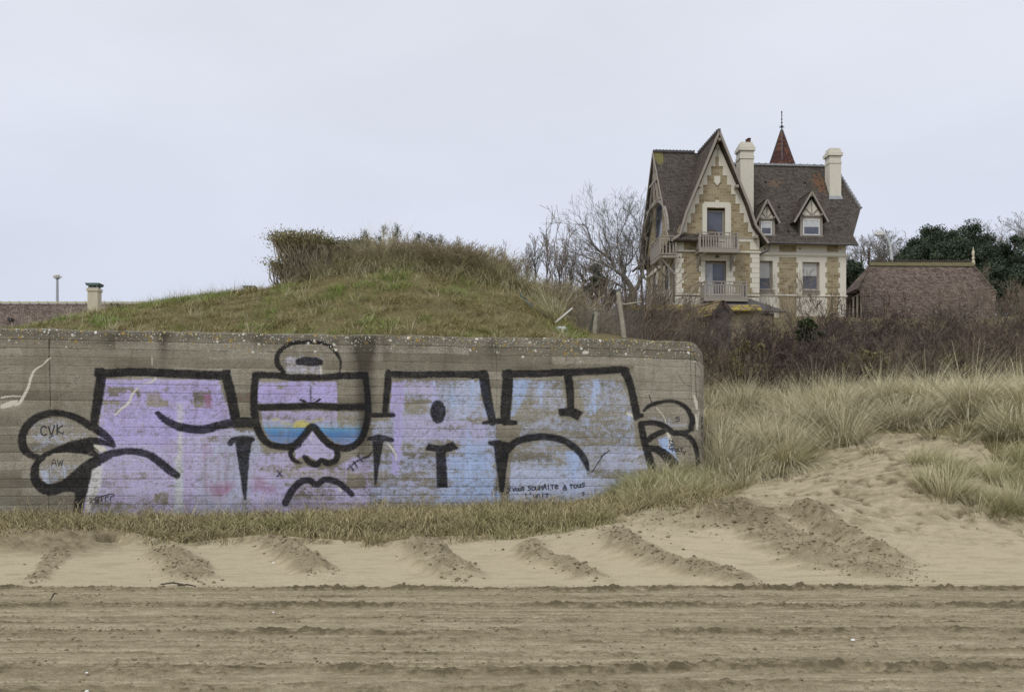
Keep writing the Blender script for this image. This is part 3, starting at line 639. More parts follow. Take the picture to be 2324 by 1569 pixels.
def wall_material():
    m = M('weathered_concrete', .92, .2); v = m.co()
    dv = m.n('ShaderNodeCombineXYZ', {0: m.attr('dev_s'), 1: m.attr('dev_z')}).outputs[0]
    n1 = m.noise(dv, 2.2, 6, .65); n2 = m.noise(dv, 38, 5, .7); n3 = m.noise(m.n('ShaderNodeMapping', {'Vector': dv, 'Scale': (1.2, 14, 1)}).outputs[0], 3, 5, .6)
    bt = m.attr('board')
    f = m.math('ADD', m.math('MULTIPLY', bt, .5), m.math('ADD', m.math('MULTIPLY', n1, .35), m.math('MULTIPLY', n3, .3)))
    c = m.ramp(f, [(.28, (.17, .155, .115)), (.50, (.30, .275, .215)), (.75, (.45, .42, .345))])
    c = m.mix(m.rng(n2, .42, .72, 0, .62), c, (.10, .09, .068))
    c = m.mix(m.rng(m.noise(dv, 17, 5, .75), .5, .7, 0, .5), c, (.13, .12, .09))
    c = m.mix(m.rng(n3, .52, .68, 0, .45), c, (.12, .11, .085))
    c = m.mix(m.rng(m.noise(dv, 60, 3, .6), .58, .68, 0, .75), c, (.045, .04, .032))
    # paint with wear
    wear = m.math('ADD', m.math('MULTIPLY', m.noise(dv, 9, 7, .72), .55), m.math('MULTIPLY', n2, .45))
    pa_ = m.attr('paint_amount'); th = m.math('SUBTRACT', pa_, m.math('MULTIPLY', m.math('SUBTRACT', wear, .5), 2.6))
    pm = m.rng(th, .30, .62, 0, 1)
    pcol = m.mix(m.rng(n1, .3, .7, 0, .25), m.attr('paint', 'Color'), (.55, .50, .60))
    c = m.mix(m.math('MULTIPLY', m.math('MULTIPLY', pm, .93), m.math('MULTIPLY', m.rng(m.noise(dv, 26, 5, .8), .52, .64, 1, .35), m.rng(m.noise(dv, 11, 6, .82), .53, .62, 1, .22))), c, pcol)
    streak = m.noise(m.n('ShaderNodeMapping', {'Vector': dv, 'Scale': (3.2, .45, 1)}).outputs[0], 1.6, 4, .6, 1.2)
    c = m.mix(1.0, c, m.ramp(streak, [(.28, (.78, .76, .72)), (.45, (.97, .96, .95)), (.7, (1.05, 1.05, 1.05))]), 'MULTIPLY')
    c = m.mix(m.rng(m.noise(dv, 4.5, 7, .8), .52, .66, 0, .42), c, (.14, .125, .095))
    # white
    wm = m.rng(m.math('ADD', m.attr('white_d'), m.math('MULTIPLY', m.math('SUBTRACT', m.noise(dv, 30, 4, .7), .5), .05)), -.004, .006, 1, 0)
    # dirt
    d_ = m.attr('dirt'); dm = m.rng(m.math('ADD', d_, m.math('MULTIPLY', m.math('SUBTRACT', n2, .5), .5)), .15, 1.0, 0, .88)
    c = m.mix(dm, c, (.052, .046, .034))
    # lime bloom round the repairs
    c = m.mix(m.math('MULTIPLY', wm, .9), c, (.68, .66, .56))
    # black lines, rough edges
    rag = m.math('ADD', m.math('MULTIPLY', m.math('SUBTRACT', m.noise(dv, 18, 6, .8), .5), .085), m.math('MULTIPLY', m.math('SUBTRACT', n3, .5), .05))
    bd = m.math('ADD', m.attr('ink'), rag)
    bm_ = m.rng(bd, -.012, .015, 1, 0)
    chip = m.rng(m.noise(dv, 40, 5, .8), .57, .66, 1, .25)
    old = m.rng(m.noise(dv, 7, 5, .75), .35, .72, 1, .85)
    c = m.mix(m.math('MULTIPLY', m.math('MULTIPLY', bm_, chip), old), c, (.013, .013, .016))
    tm = m.rng(m.attr('tag_d'), -.003, .005, .9, 0)
    c = m.mix(tm, c, (.03, .03, .04))
    # white + orange lichen near the lip
    clus = m.rng(m.noise(dv, 2.3, 5, .75), .49, .60, 0, 1)
    for col, sc, lo, thr in (((.72, .72, .66), 7.5, .48, .24), ((.34, .24, .07), 8.0, .58, .32), ((.33, .25, .09), 15.0, .55, .35), ((.62, .62, .54), 17.0, .55, .26), ((.72, .72, .66), 33.0, .50, .28)):
        vv = m.n('ShaderNodeTexVoronoi', {'Vector': dv, 'Scale': sc})
        pick = m.n('ShaderNodeSeparateColor', {0: vv.outputs['Color']}).outputs[0]
        on = m.rng(m.math('SUBTRACT', pick, m.math('MULTIPLY', m.attr('top_d'), .55)), lo+.02, lo+.06, 0, 1)
        disk = m.rng(m.math('ADD', vv.outputs['Distance'], m.math('MULTIPLY', m.math('SUBTRACT', m.noise(dv, 24, 4, .7), .5), .55)), thr-.05, thr, 1, 0)
        c = m.mix(m.math('MULTIPLY', m.math('MULTIPLY', on, disk), .9), c, col)
    g_ = m.rng(m.math('SUBTRACT', m.noise(dv, 5, 5, .7), m.math('MULTIPLY', m.attr('top_d'), 1.2)), .42, .62, 0, .55)
    c = m.mix(g_, c, (.16, .135, .05))
    m.color(c)
    m.bump(m.math('ADD', m.math('MULTIPLY', n2, .8), m.math('MULTIPLY', m.noise(dv, 120, 3), .4)), .55, .008)
    return m.m
CONC = wall_material()
idx = np.arange(nzz*nU).reshape(nzz, nU)
fc = np.stack([idx[:-1, :-1], idx[:-1, 1:], idx[1:, 1:], idx[1:, :-1]], -1).reshape(-1, 4)
wo = (WA[0]+WU[0]*WL/2, WA[1]+WU[1]*WL/2, .5)
bunker = empty('concrete_bunker', wo, label='long weathered concrete bunker wall covered in lilac, blue and black graffiti', cat='bunker')
WV3 = np.stack([Xw, Yw, zmap], -1).reshape(-1, 3)
topd_n = np.clip((WTOP-ZZ)/.45*(1.25-.7*fbm(S_*.9, ZZ*0, 171, 2)), 0, 3)
wall = mesh_np('wall_face', WV3, fc, CONC, parent=bunker, loc=wo, smooth=True, attrs={
    'dev_s': S_.ravel(), 'dev_z': ZZ.ravel(), 'board': boardtone.ravel(), 'paint_amount': pa.ravel(), 'paint': pc.reshape(-1, 3),
    'white_d': np.clip(white, -.2, .3).ravel(), 'dirt': dirt.ravel(), 'ink': np.clip(ink, -.3, .3).ravel(), 'tag_d': np.clip(thin, -.2, .3).ravel(), 'top_d': topd_n.ravel()})
wall['label'] = 'board-marked concrete face with graffiti of letters, goggles and a face'
# roof slab of the bunker: from the lip inward
ring = WV3.reshape(nzz, nU, 3)[-1][::3]
n_ = len(ring); Vt = []; At = []
ks = [0, .03, .1, .3, .7, 1.4, 3.0]
cen_v = 3.6
uvr = np.array([wall_uv(p[0], p[1]) for p in ring])
for k in ks:
    uq = np.minimum(uvr[:, 0], WL-.0-k*.98); vq = np.maximum(uvr[:, 1], k)
    X = WA[0]+uq*WU[0]+vq*WV[0]; Y = WA[1]+uq*WU[1]+vq*WV[1]
    zt_ = ring[:, 2]+.02*min(1, k*8)-(0 if k < .5 else .05)+(fbm(X*5, Y*5, 181, 3)-.5)*.04*(k > .05)
    Vt.append(np.stack([X, Y, zt_], -1))
Vt = np.array(Vt); idx = np.arange(len(ks)*n_).reshape(len(ks), n_)
fc = np.stack([idx[:-1, :-1], idx[:-1, 1:], idx[1:, 1:], idx[1:, :-1]], -1).reshape(-1, 4)
z_ = np.zeros(Vt.shape[:2]).ravel()
cap = mesh_np('roof_slab', Vt.reshape(-1, 3), fc, CONC, parent=bunker, loc=wo, smooth=True, attrs={
    'dev_s': (Vt[..., 0]).ravel(), 'dev_z': Vt[..., 1].ravel(), 'board': z_+.5, 'paint_amount': z_, 'paint': np.zeros((len(z_), 3)), 'white_d': z_+.3, 'dirt': z_+.45, 'ink': z_+.3, 'tag_d': z_+.3, 'top_d': z_+.7})
# ---------------------------------------------------------------- materials of the buildings
def brickmat(name, cols, mortar, sx, sy, squash=1, msize=.012, bump=.5, noise=.03, lich=None, side=False, freq=2, masks=()):
    m = M(name, .93, .15); v = m.co()
    s = m.n('ShaderNodeSeparateXYZ', {0: v})
    h = m.math('ADD', s.outputs[0], s.outputs[1])
    dn = m.math('MULTIPLY', m.math('SUBTRACT', m.noise(v, 5, 3), .5), noise)
    vec = m.n('ShaderNodeCombineXYZ', {0: h, 1: m.math('ADD', s.outputs[2], dn)}).outputs[0]
    br = m.n('ShaderNodeTexBrick', {'Vector': vec, 'Color1': (0, 0, 0, 1), 'Color2': (1, 1, 1, 1), 'Mortar': (.5, .5, .5, 1), 'Scale': 1, 'Mortar Size': msize, 'Mortar Smooth': .3, 'Bias': 0, 'Brick Width': sx, 'Row Height': sy})
    fac = m.math('ADD', m.math('MULTIPLY', br.outputs['Color'], .55), m.math('MULTIPLY', m.noise(v, 1.2, 5, .65), .45))
    c = m.ramp(fac, cols)
    c = m.mix(m.rng(m.noise(v, 9, 4, .7), .4, .75, 0, .35), c, tuple(x*.6 for x in cols[0][1]))
    if lich:
        for col, sc, a, b, am in lich: c = m.mix(m.rng(m.noise(v, sc, 5, .7), a, b, 0, am), c, col)
    for (mx, mz_, rx_, rz_, slant, th_, col) in masks:     # ellipse in the object's x / z
        ex_ = m.math('DIVIDE', m.math('SUBTRACT', m.math('ADD', s.outputs[0], m.math('MULTIPLY', s.outputs[2], slant)), mx+mz_*slant), rx_)
        ez_ = m.math('DIVIDE', m.math('SUBTRACT', s.outputs[2], mz_), rz_)
        r_ = m.math('SQRT', m.math('ADD', m.math('MULTIPLY', ex_, ex_), m.math('MULTIPLY', ez_, ez_)))
        inn = m.rng(r_, .2, 1.1, 1, 0)
        sel = m.math('ADD', m.math('MULTIPLY', inn, .62), m.math('MULTIPLY', m.math('SUBTRACT', br.outputs['Color'] if th_ < .5 else m.noise(v, 9, 5, .7), .5), .7))
        c = m.mix(m.math('MULTIPLY', m.rng(sel, .36, .42, 0, 1), .85), c, col)
    c = m.mix(br.outputs['Fac'], c, mortar)
    m.color(c); m.bump(m.math('SUBTRACT', m.math('MULTIPLY', m.noise(v, 12, 4), .4), br.outputs['Fac']), bump, .02)
    return m.m
STONE = brickmat('ochre_stone', [(.2, (.24, .185, .105)), (.42, (.33, .27, .165)), (.66, (.385, .325, .21)), (.9, (.44, .385, .265))], (.42, .365, .26), .40, .20, msize=.016, noise=.16)
TILE = brickmat('brown_roof_tile', [(.2, (.055, .044, .038)), (.5, (.100, .080, .068)), (.85, (.155, .122, .10))], (.035, .028, .024), .17, .115, msize=.012, noise=.012,
                lich=[((.24, .23, .16), 18, .60, .72, .5), ((.13, .12, .09), 1.5, .45, .7, .5)])
TILE2 = brickmat('red_brown_roof_tile', [(.2, (.09, .067, .055)), (.5, (.17, .130, .108)), (.85, (.29, .235, .195))], (.06, .045, .04), .19, .13, msize=.014, noise=.012, lich=[((.26, .22, .17), 2, .5, .75, .5)])
ORANGE = brickmat('spire_tile', [(.2, (.05, .03, .03)), (.5, (.125, .055, .042)), (.8, (.22, .105, .058))], (.05, .03, .03), .2, .14, noise=.02)
TILE_LICH = brickmat('lichened_tile', [(.2, (.12, .08, .06)), (.5, (.22, .16, .12)), (.85, (.32, .25, .18))], (.07, .05, .04), .25, .16, noise=.02, lich=[((.40, .33, .05), 3, .45, .58, .95)])
def plaster(name, c, dirt=.35):
    m = M(name, .85, .25); v = m.co(); c0 = m.mix(m.rng(m.noise(v, 1.3, 5, .65), .3, .75, 0, .35), c, tuple(x*.82 for x in c))
    c1 = m.mix(m.rng(m.noise(m.co((5, 5, .6)), 2.5, 5, .7), .5, .8, 0, dirt), c0, (c[0]*.55, c[1]*.52, c[2]*.45))
    m.color(c1); m.bump(m.noise(v, 25, 4), .25, .01); return m.m
CREAM = plaster('cream_stone', (.70, .67, .57)); GREYWOOD = plaster('grey_painted_wood', (.33, .30, .26), .3)
CREAM2 = plaster('chimney_render', (.60, .55, .41), .5); DARKW = mat_simple('dark_timber', (.075, .06, .048)); SLATE = mat_simple('slate', (.10, .095, .095), .6)
LEAD = mat_simple('lead', (.30, .31, .32), .5); IRON = mat_simple('dark_iron', (.04, .042, .045), .5); WHITE = plaster('white_paint', (.72, .72, .70), .1)
COPPER = mat_simple('green_metal', (.10, .15, .13), .5)
def glass():
    m = M('window_glass', .08, .6); v = m.co(); m.color(m.ramp(m.noise(v, .8, 3), [(.3, (.05, .055, .075)), (.7, (.11, .12, .16))])); m.bump(m.noise(v, 1.2, 2), .08, .02); return m.m
GLASS = glass(); CURTAIN = mat_simple('curtain', (.55, .56, .58), .9, .12, 6); BLIND = plaster('roller_blind', (.56, .56, .55), .1); DARKIN = mat_simple('dark_room', (.03, .03, .035))
# ---------------------------------------------------------------- the villa, in its own frame: x along the front, y back, z up
def cp(cx, cy): return 1430.1+cx*.323, 228.8+cy*.323       # picture crop -> photo coordinates
HO = Vector(W(1545, 725, 70.0)); HYAW = math.radians(5.0)
RX = Vector((math.cos(HYAW), math.sin(HYAW), 0)); RY = Vector((-math.sin(HYAW), math.cos(HYAW), 0))
def ray(px, py): return Vector(((px-CX)/F, 1, (HY-py)/F))
E0 = Vector((0, 0, EYE))
def loc(P): d = P-HO; return Vector((d.dot(RX), d.dot(RY), d.z))
def onplane(cx, cy, p0, n):      # local plane
    d = ray(*cp(cx, cy)); dl = Vector((d.dot(RX), d.dot(RY), d.z)); o = loc(E0); t = (Vector(p0)-o).dot(Vector(n))/dl.dot(Vector(n)); return o+dl*t
def hy(cx, cy, y=0.): p = onplane(cx, cy, (0, y, 0), (0, 1, 0)); return p.x, p.z
def hx(cx, cy, x): p = onplane(cx, cy, (x, 0, 0), (1, 0, 0)); return p.y, p.z
villa = empty('villa', tuple(HO), HYAW, label='tall ochre and cream stone seaside villa with steep brown gables and a spire', cat='house')
def rect(mb, x0, x1, z0, z1, y0, y1): mb.box(min(x0, x1), max(x0, x1), y0, y1, min(z0, z1), max(z0, z1))
def crect(mb, c, y, proud, depth=.1):  # crop rect (x0,y0,x1,y1) on plane y, standing proud
    x0, z1 = hy(c[0], c[1], y); x1, z0 = hy(c[2], c[3], y); rect(mb, x0, x1, z0, z1, y-proud, y+depth)
YM = 1.3
def wall_with_holes(name, mb, mat, holes, parent):
    o = mb.build(name, mat, parent)
    for h in holes:
        c = MB(); c.box(*h); co = c.build('cut', mat); co.parent = parent
        md = o.modifiers.new('b', 'BOOLEAN'); md.operation = 'DIFFERENCE'; md.solver = 'EXACT'; md.object = co
        bpy.context.view_layer.update()
        dg = bpy.context.evaluated_depsgraph_get(); me = bpy.data.meshes.new_from_object(o.evaluated_get(dg))
        o.modifiers.clear(); o.data = me; bpy.data.objects.remove(co, do_unlink=True)
    return o
# key dimensions
gl, gz = hy(315, 955); gr, _ = hy(905, 955); gx = hy(614, 955)[0]
apx = hy(612, 292)[1]; z_eave = hy(285, 972, -.5)[1]
zr = hy(625, 207, -.6)[1]; xr = hy(625, 207, -.6)[0]
xl = gl                                 # left wall plane
yb = hx(112, 1205, xl)[0]               # depth of the left side
yb = min(max(yb, 7.5), 11)
print('villa', gl, gr, gz, zr, yb)
zb = -2.0
# openings
def hole(c, y): x0, z1 = hy(c[0], c[1], y); x1, z0 = hy(c[2], c[3], y); return (x0, x1, y-.3, y+.6, z0, z1)
H1 = hole((537, 752, 665, 1050), 0); H2 = hole((525, 1125, 672, 1385), 0)
mb = MB(); mb.prism_y([(gl, zb), (gr, zb), (gr, gz), (gx, apx), (gl, gz)], 0, .45)
front = wall_with_holes('front_gable_wall', mb, STONE, [H1, H2], villa)
W1 = hole((908, 1122, 1000, 1322), YM); W2 = hole((1210, 1130, 1330, 1325), YM)
mr_, mz = hy(1515, 1000, YM); mz0 = mz
mb = MB(); mb.box(gr-.4, mr_, YM, YM+.4, zb, mz+.3)
main = wall_with_holes('main_wall', mb, CREAM, [W1, W2], villa)
mb = MB(); mb.box(mr_-.4, mr_-.003, YM+.4, YM+8.2, zb, mz+.25); mb.box(gr-.3, mr_-.4, YM+7.8, YM+8.2, zb, mz+.25); mb.build('rear_walls', CREAM, villa)

# left side wall with its own gable
S1 = [hx(*q, xl) for q in ((155, 1210), (190, 1400))]; 
ym_ = yb/2
ls = MB(); ls.prism_x([(.45, zb), (yb, zb), (yb, gz), (ym_, apx), (.45, gz)], xl+.003, xl+.4)
holes = []
for c in ((155, 1215, 186, 1345), (243, 1150, 274, 1345), (166, 720, 222, 960)):
    y1, z1 = hx(c[0], c[1], xl); y0, _ = hx(c[2], c[1], xl); z0 = hx((c[0]+c[2])/2, c[3], xl)[1]
    z1 = hx((c[0]+c[2])/2, c[1], xl)[1]
    holes.append((xl-.3, xl+.6, min(y0, y1), max(y0, y1), z0, z1))
sidew = wall_with_holes('side_wall', ls, STONE, holes, villa)
for h in holes:
    w = MB(); w.box(xl+.10, xl+.17, h[2]+.003, h[3]-.003, h[4]+.003, h[5]-.003); wi = w.build('window', GREYWOOD, villa)
    g = MB(); g.box(xl+.09, xl+.099, h[2]+.12, h[3]-.12, h[4]+.12, h[5]-.12); g.build('pane', GLASS, wi)
# ---- cream dressings of the front gable
d = MB()
crect(d, (315, 953, 905, 992), 0, .03); crect(d, (304, 1047, 912, 1070), 0, .10)
crect(d, (308, 955, 908, 965), 0, .09)
crect(d, (315, 992, 374, 1047), 0, .031); crect(d, (470, 992, 765, 1047), 0, .031); crect(d, (840, 992, 905, 1047), 0, .031)
y = 1070; k = 0
while y < 1350:
    crect(d, (315, y, 374 if k % 2 else 361, y+34), 0, .03+.002*(k % 2)); crect(d, (840 if k % 2 == 0 else 852, y, 905, y+34), 0, .03+.002*(k % 2)); y += 35; k += 1
crect(d, (312, 1352, 905, 1372), 0, .08); crect(d, (315, 1372, 905, 1600), 0, .02)
# upper opening surround
crect(d, (505, 722, 537, 1046), 0, .034); crect(d, (665, 722, 706, 1046), 0, .034); crect(d, (515, 710, 697, 752), 0, .036); crect(d, (595, 700, 622, 752), 0, .06)
crect(d, (494, 1070, 735, 1124), 0, .036)
y = 1124; k = 0
while y < 1350:
    crect(d, (480 if k % 2 else 495, y, 525, y+36), 0, .03+.002*(k % 2)); crect(d, (672, y, 735 if k % 2 else 720, y+36), 0, .03+.002*(k % 2)); y += 37; k += 1
# stepped raking quoins
def gxs(cy, left):  # slope edge at picture height
    t = (cy-300)/(955-300); return (612-t*(612-330)) if left else (612+t*(905-612))
cy = 955; k = 0
while cy > 345:
    c1 = cy-33
    for left in (True, False):
        a0 = gxs(cy, left); a1 = gxs(c1, left); w_ = (38 if k % 2 else 23) if left else (50 if k % 2 else 34)
        w_ = min(w_, abs(612-a1)-2)
        xi = a1+w_ if left else a1-w_
        q = [hy(a0, cy), hy(xi, cy), hy(xi, c1), hy(a1, c1)]
        if not left: q = q[::-1]
        d.prism_y(q, -.03-.002*(k % 2), .01)
    cy = c1; k += 1
d.prism_y([hy(gxs(345, True), 345), hy(gxs(345, False), 345), hy(612, 296)], -.03, .01)
d.build('cream_dressings', CREAM, villa)
s = MB(); s.prism_y([hy(*q) for q in ((587, 530), (630, 530), (630, 572), (609, 597), (587, 572))], -.07, .01); s.build('shield_plaque', CREAM, villa)
# ---- main block dressings
d = MB(); crect(d, (905, 1068, 1526, 1090), YM, .10); crect(d, (905, 1075, 1520, 1096), YM, .06); crect(d, (905, 1358, 1522, 1376), YM, .07); d.build('cornice', CREAM, villa)
for (a, b) in ((1045, 1165), (1381, 1460)):
    p = MB()
    crect(p, (a, 1015, b, 1062), YM, .012); crect(p, (a, 1380, b, 1600), YM, .012)
    y = 1097; k = 0
    while y < 1350:
        o_ = 12 if k % 2 else 0
        crect(p, (a-o_, y, b+o_, y+36), YM, .012+.001*(k % 2)); y += 36; k += 1
    p.build('ochre_panel', STONE, villa)
for c in ((944, 1040), (1190, 1038), (1472, 1040), (345, 1098)):
    a = MB(); crect(a, (c[0]-3, c[1]-5, c[0]+3, c[1]+5), 0 if c[0] < 900 else YM, .06); a.build('wall_anchor', IRON, villa)
# ---- windows
def window(c, y, rec, frame_mat, fw=9, mull=None, blind=0, curtain=None, name='window'):
    f = MB(); x0, z1 = hy(c[0], c[1], y); x1, z0 = hy(c[2], c[3], y); w = fw/106
    rect(f, x0, x0+w, z0, z1, y+rec, y+rec+.08); rect(f, x1-w, x1, z0, z1, y+rec, y+rec+.08)
    rect(f, x0+w, x1-w, z1-w, z1, y+rec, y+rec+.08); rect(f, x0+w, x1-w, z0, z0+w, y+rec, y+rec+.08)
    if mull is not None:
        xm = x0+(x1-x0)*mull; rect(f, xm-w*.5, xm+w*.5, z0+w, z1-w, y+rec-.01, y+rec+.07)
    o = f.build(name, frame_mat, villa)
    g = MB(); rect(g, x0+w*.8, x1-w*.8, z0+w*.8, z1-w*.8, y+rec+.045, y+rec+.055); g.build('pane', GLASS, o)
    if blind:
        b = MB(); 
        n = 10
        for i in range(n): rect(b, x0+w, x1-w, z1-w-(z1-z0)*blind*(i+1)/n+.006, z1-w-(z1-z0)*blind*i/n, y+rec+.012, y+rec+.035)
        b.build('blind', BLIND, o)
    if curtain:
        b = MB(); n = 26
        for i in range(n):
            a0 = x0+w+(x1-x0-2*w)*curtain*i/n; a1 = x0+w+(x1-x0-2*w)*curtain*(i+1)/n
            dy = .018*math.sin(i*1.9); b.poly([(a0, y+rec+.03+dy, z0+w), (a1, y+rec+.03+.018*math.sin((i+1)*1.9), z0+w), (a1, y+rec+.03+.018*math.sin((i+1)*1.9), z1-w), (a0, y+rec+.03+dy, z1-w)], [(0, 1, 2, 3)])
        b.build('curtain', CURTAIN, o)
    return o
o = window((528, 764, 666, 1050), 0, .2, GREYWOOD, 9, .93, name='balcony_door'); 
o = window((525, 1130, 672, 1385), 0, .2, GREYWOOD, 9, None, curtain=.38, name='balcony_door')
window((905, 1124, 1000, 1322), YM, .22, GREYWOOD, 8, .88, blind=.55); window((1206, 1130, 1330, 1325), YM, .22, GREYWOOD, 8, .92, blind=.45)
for c in ((903, 1322, 1010, 1358), (1207, 1326, 1332, 1360)):
    r = MB(); x0, z1 = hy(c[0], c[1], YM-.08); x1, z0 = hy(c[2], c[3], YM-.08)
    rect(r, x0, x1, z1-.06, z1, YM-.10, YM-.04); rect(r, x0, x1, z0, z0+.07, YM-.10, YM-.04)
    n = 7
    for i in range(n):
        a = x0+(x1-x0)*i/n; b = x0+(x1-x0)*(i+1)/n
        r.bar((a, YM-.07, z0+.05), (b, YM-.07, z1-.05), .035); r.bar((a, YM-.065, z1-.05), (b, YM-.065, z0+.05), .035)
    r.build('window_railing', GREYWOOD, villa)
# ---- balconies
def balcony(c, out, name='balcony', brackets=True, nb=14, y=0.):
    """c = crop rect of the front face standing `out` metres from plane y: x0, top, x1, bottom rail, slab bottom"""
    x0, zt = hy(c[0], c[1], y-out); x1, zb_ = hy(c[2], c[3], y-out); zs = hy(c[0], c[4], y-out)[1]
    yo = y-out
    fl = MB(); fl.box(x0-.05, x1+.05, yo-.05, y-.11, zs, zs+.10); fl.box(x0-.02, x1+.02, yo-.02, yo+.06, zs+.10, zb_)
    o = fl.build(name, GREYWOOD, villa)
    r = MB(); pw_ = .11
    for (px_, py_) in ((x0, yo), (x1-pw_, yo)): r.box(px_, px_+pw_, py_, py_+pw_, zb_, zt+.03)
    for (px_,) in ((x0,), (x1-pw_,)): r.box(px_+.01, px_+pw_-.01, y-.13, y-.02, zb_, zt+.02)
    r.box(x0+pw_, x1-pw_, yo+.02, yo+.09, zt-.06, zt); r.box(x0+pw_, x1-pw_, yo+.02, yo+.09, zt-.27, zt-.21); r.box(x0+pw_, x1-pw_, yo+.02, yo+.09, zb_+.02, zb_+.09)
    xm = (x0+x1)/2; r.box(xm-.05, xm+.05, yo+.01, yo+.10, zb_+.09, zt-.06)
    for sx in (x0, x1-pw_):
        for (a, b) in ((zt-.06, zt), (zt-.27, zt-.21), (zb_+.02, zb_+.09)): r.box(sx+.02, sx+.09, yo+pw_, y-.13, a, b)
        for i in range(1, 6):
            yy_ = yo+pw_+(out-.24)*i/6; r.box(sx+.03, sx+.08, yy_-.03, yy_+.03, zb_+.09, zt-.27)
    for i in range(1, nb):
        xx = x0+pw_+(x1-x0-2*pw_)*i/nb; r.box(xx-.045, xx+.045, yo+.035, yo+.075, zb_+.09, zt-.27)
    for i in range(1, 5):
        xx = x0+pw_+(x1-x0-2*pw_)*i/5; r.box(xx-.03, xx+.03, yo+.035, yo+.075, zt-.21, zt-.06)
    r.build('railing', GREYWOOD, o)
    if brackets:
        for xx in (x0+.12, x1-.24):
            b = MB(); b.bar((xx, yo+.15, zs-.02), (xx, y-.06, zs-.85), .10); b.bar((xx, y-.06, zs-.0), (xx, y-.06, zs-1.0), .09); b.build('bracket', GREYWOOD, o)
    return o
balcony((484, 918, 760, 1040, 1062), 1.0)
balcony((520, 1262, 822, 1385, 1405), 1.1, brackets=False, nb=16)
r = MB(); ya_r = -.9
for cx_ in (172, 200, 228, 256, 284): x_, z1_ = hy(cx_, 1330, ya_r); z0_ = hy(cx_, 1440, ya_r)[1]; r.box(x_-.05, x_+.05, ya_r-.05, ya_r+.05, z0_, z1_)
for cy_ in (1328, 1350): x0_, z_ = hy(168, cy_, ya_r); x1_, _ = hy(290, cy_, ya_r); r.box(x0_, x1_, ya_r-.03, ya_r+.03, z_-.05, z_+.02)
r.build('terrace_railing', GREYWOOD, villa)
# side balcony on the left face
def side_balcony():
    out_ = 1.15; x0 = xl-out_
    ya, zt = hx(205, 945, x0); yb2, _ = hx(140, 1000, x0); zb_ = hx(205, 1078, x0)[1]; zs = hx(205, 1100, x0)[1]
    yb2 = min(yb2, ya+4.0); ya -= .02
    fl = MB(); fl.box(x0, xl-.01, ya, yb2, zs, zs+.16); o = fl.build('balcony', GREYWOOD, villa)
    r = MB()
    for yy_ in (ya, yb2-.11): r.box(x0, x0+.11, yy_, yy_+.11, zb_, zt+.03); r.box(xl-.12, xl-.02, yy_, yy_+.11, zb_, zt)
    for a, b in ((zt-.07, zt), (zt-.28, zt-.22), (zb_+.02, zb_+.10)):
        r.box(x0+.02, x0+.09, ya+.11, yb2-.11, a, b)
        for yy_ in (ya+.02, yb2-.09): r.box(x0+.11, xl-.12, yy_, yy_+.07, a, b)
    n = 14
    for i in range(1, n):
        yy_ = ya+(yb2-ya)*i/n; r.box(x0+.035, x0+.075, yy_-.05, yy_+.05, zb_+.1, zt-.28)
    for i in range(1, 5):
        xx = x0+(out_)*i/5; r.box(xx-.05, xx+.05, ya+.035, ya+.075, zb_+.1, zt-.28)
    r.build('railing', GREYWOOD, o)
    for yy_ in (ya+.3, yb2-.4):
        b = MB(); b.bar((x0+.2, yy_, zs), (xl+.0, yy_, zs-1.1), .11); b.build('bracket', GREYWOOD, o)
side_balcony()
d = MB()
for c0, c1, pr in ((1070, 1092, .1), (955, 985, .05)):
    z0 = hy(305, c1, 0)[1]; z1 = hy(305, c0, 0)[1]; d.box(xl-pr, xl+.02, -.01, yb+.05, z0, z1)
for y0, y1 in ((.0, .42), (yb-.5, yb)): d.box(xl-.03, xl+.01, y0+.002, y1, zb, hy(305, 1092)[1])
for h in holes[:2]:
    d.box(xl-.035, xl+.01, h[2]-.28, h[2], h[4]-.6, h[5]+.35); d.box(xl-.035, xl+.01, h[3], h[3]+.28, h[4]-.6, h[5]+.35); d.box(xl-.033, xl+.01, h[2], h[3], h[5], h[5]+.35)
d.build('side_dressings', CREAM, villa)
# ---- roofs
_tc = [(.2, (.060, .051, .045)), (.5, (.105, .090, .078)), (.85, (.160, .138, .118))]; _tl = [((.24, .23, .16), 18, .60, .72, .5), ((.13, .12, .09), 1.5, .45, .7, .5)]
_xl, _zl = hy(215, 375, 3.5); _xo, _zo = hy(1350, 560, YM+2.6); _xp, _zp = hy(1030, 565, YM+2.6)
TILE_CROSS = brickmat('lichened_brown_tile', _tc, (.035, .028, .024), .17, .115, noise=.012, lich=_tl, masks=[(_xl, _zl, .6, 1.2, 0, .6, (.24, .22, .08))])
TILE_MAIN = brickmat('patched_brown_tile', _tc, (.035, .028, .024), .17, .115, noise=.012, lich=_tl, masks=[(_xo, _zo, .6, 1.1, .1, .4, (.21, .11, .06)), (_xp, _zp, .8, .3, 0, .4, (.19, .13, .085))])
OV = .55
xe0, ze0 = hy(285, 975, -OV); xk0, zk0 = hy(345, 932, -OV); xa, za = hy(625, 207, -OV); xk1, zk1 = hy(882, 868, -OV); xe1, ze1 = hy(970, 993, -OV)
T = .14
prof = [(xe0, ze0), (xk0, zk0), (xk0+(xa-xk0)*.18, zk0+(za-zk0)*.225), (xa, za), (xk1+(xa-xk1)*.18, zk1+(za-zk1)*.215), (xk1, zk1), (xe1, ze1)]
rf = MB()
for (a, b) in zip(prof[:-1], prof[1:]): rf.slab([(a[0], -OV, a[1]), (b[0], -OV, b[1]), (b[0], yb-.3, b[1]), (a[0], yb-.3, a[1])], T)
groof = rf.build('gable_roof', TILE, villa)
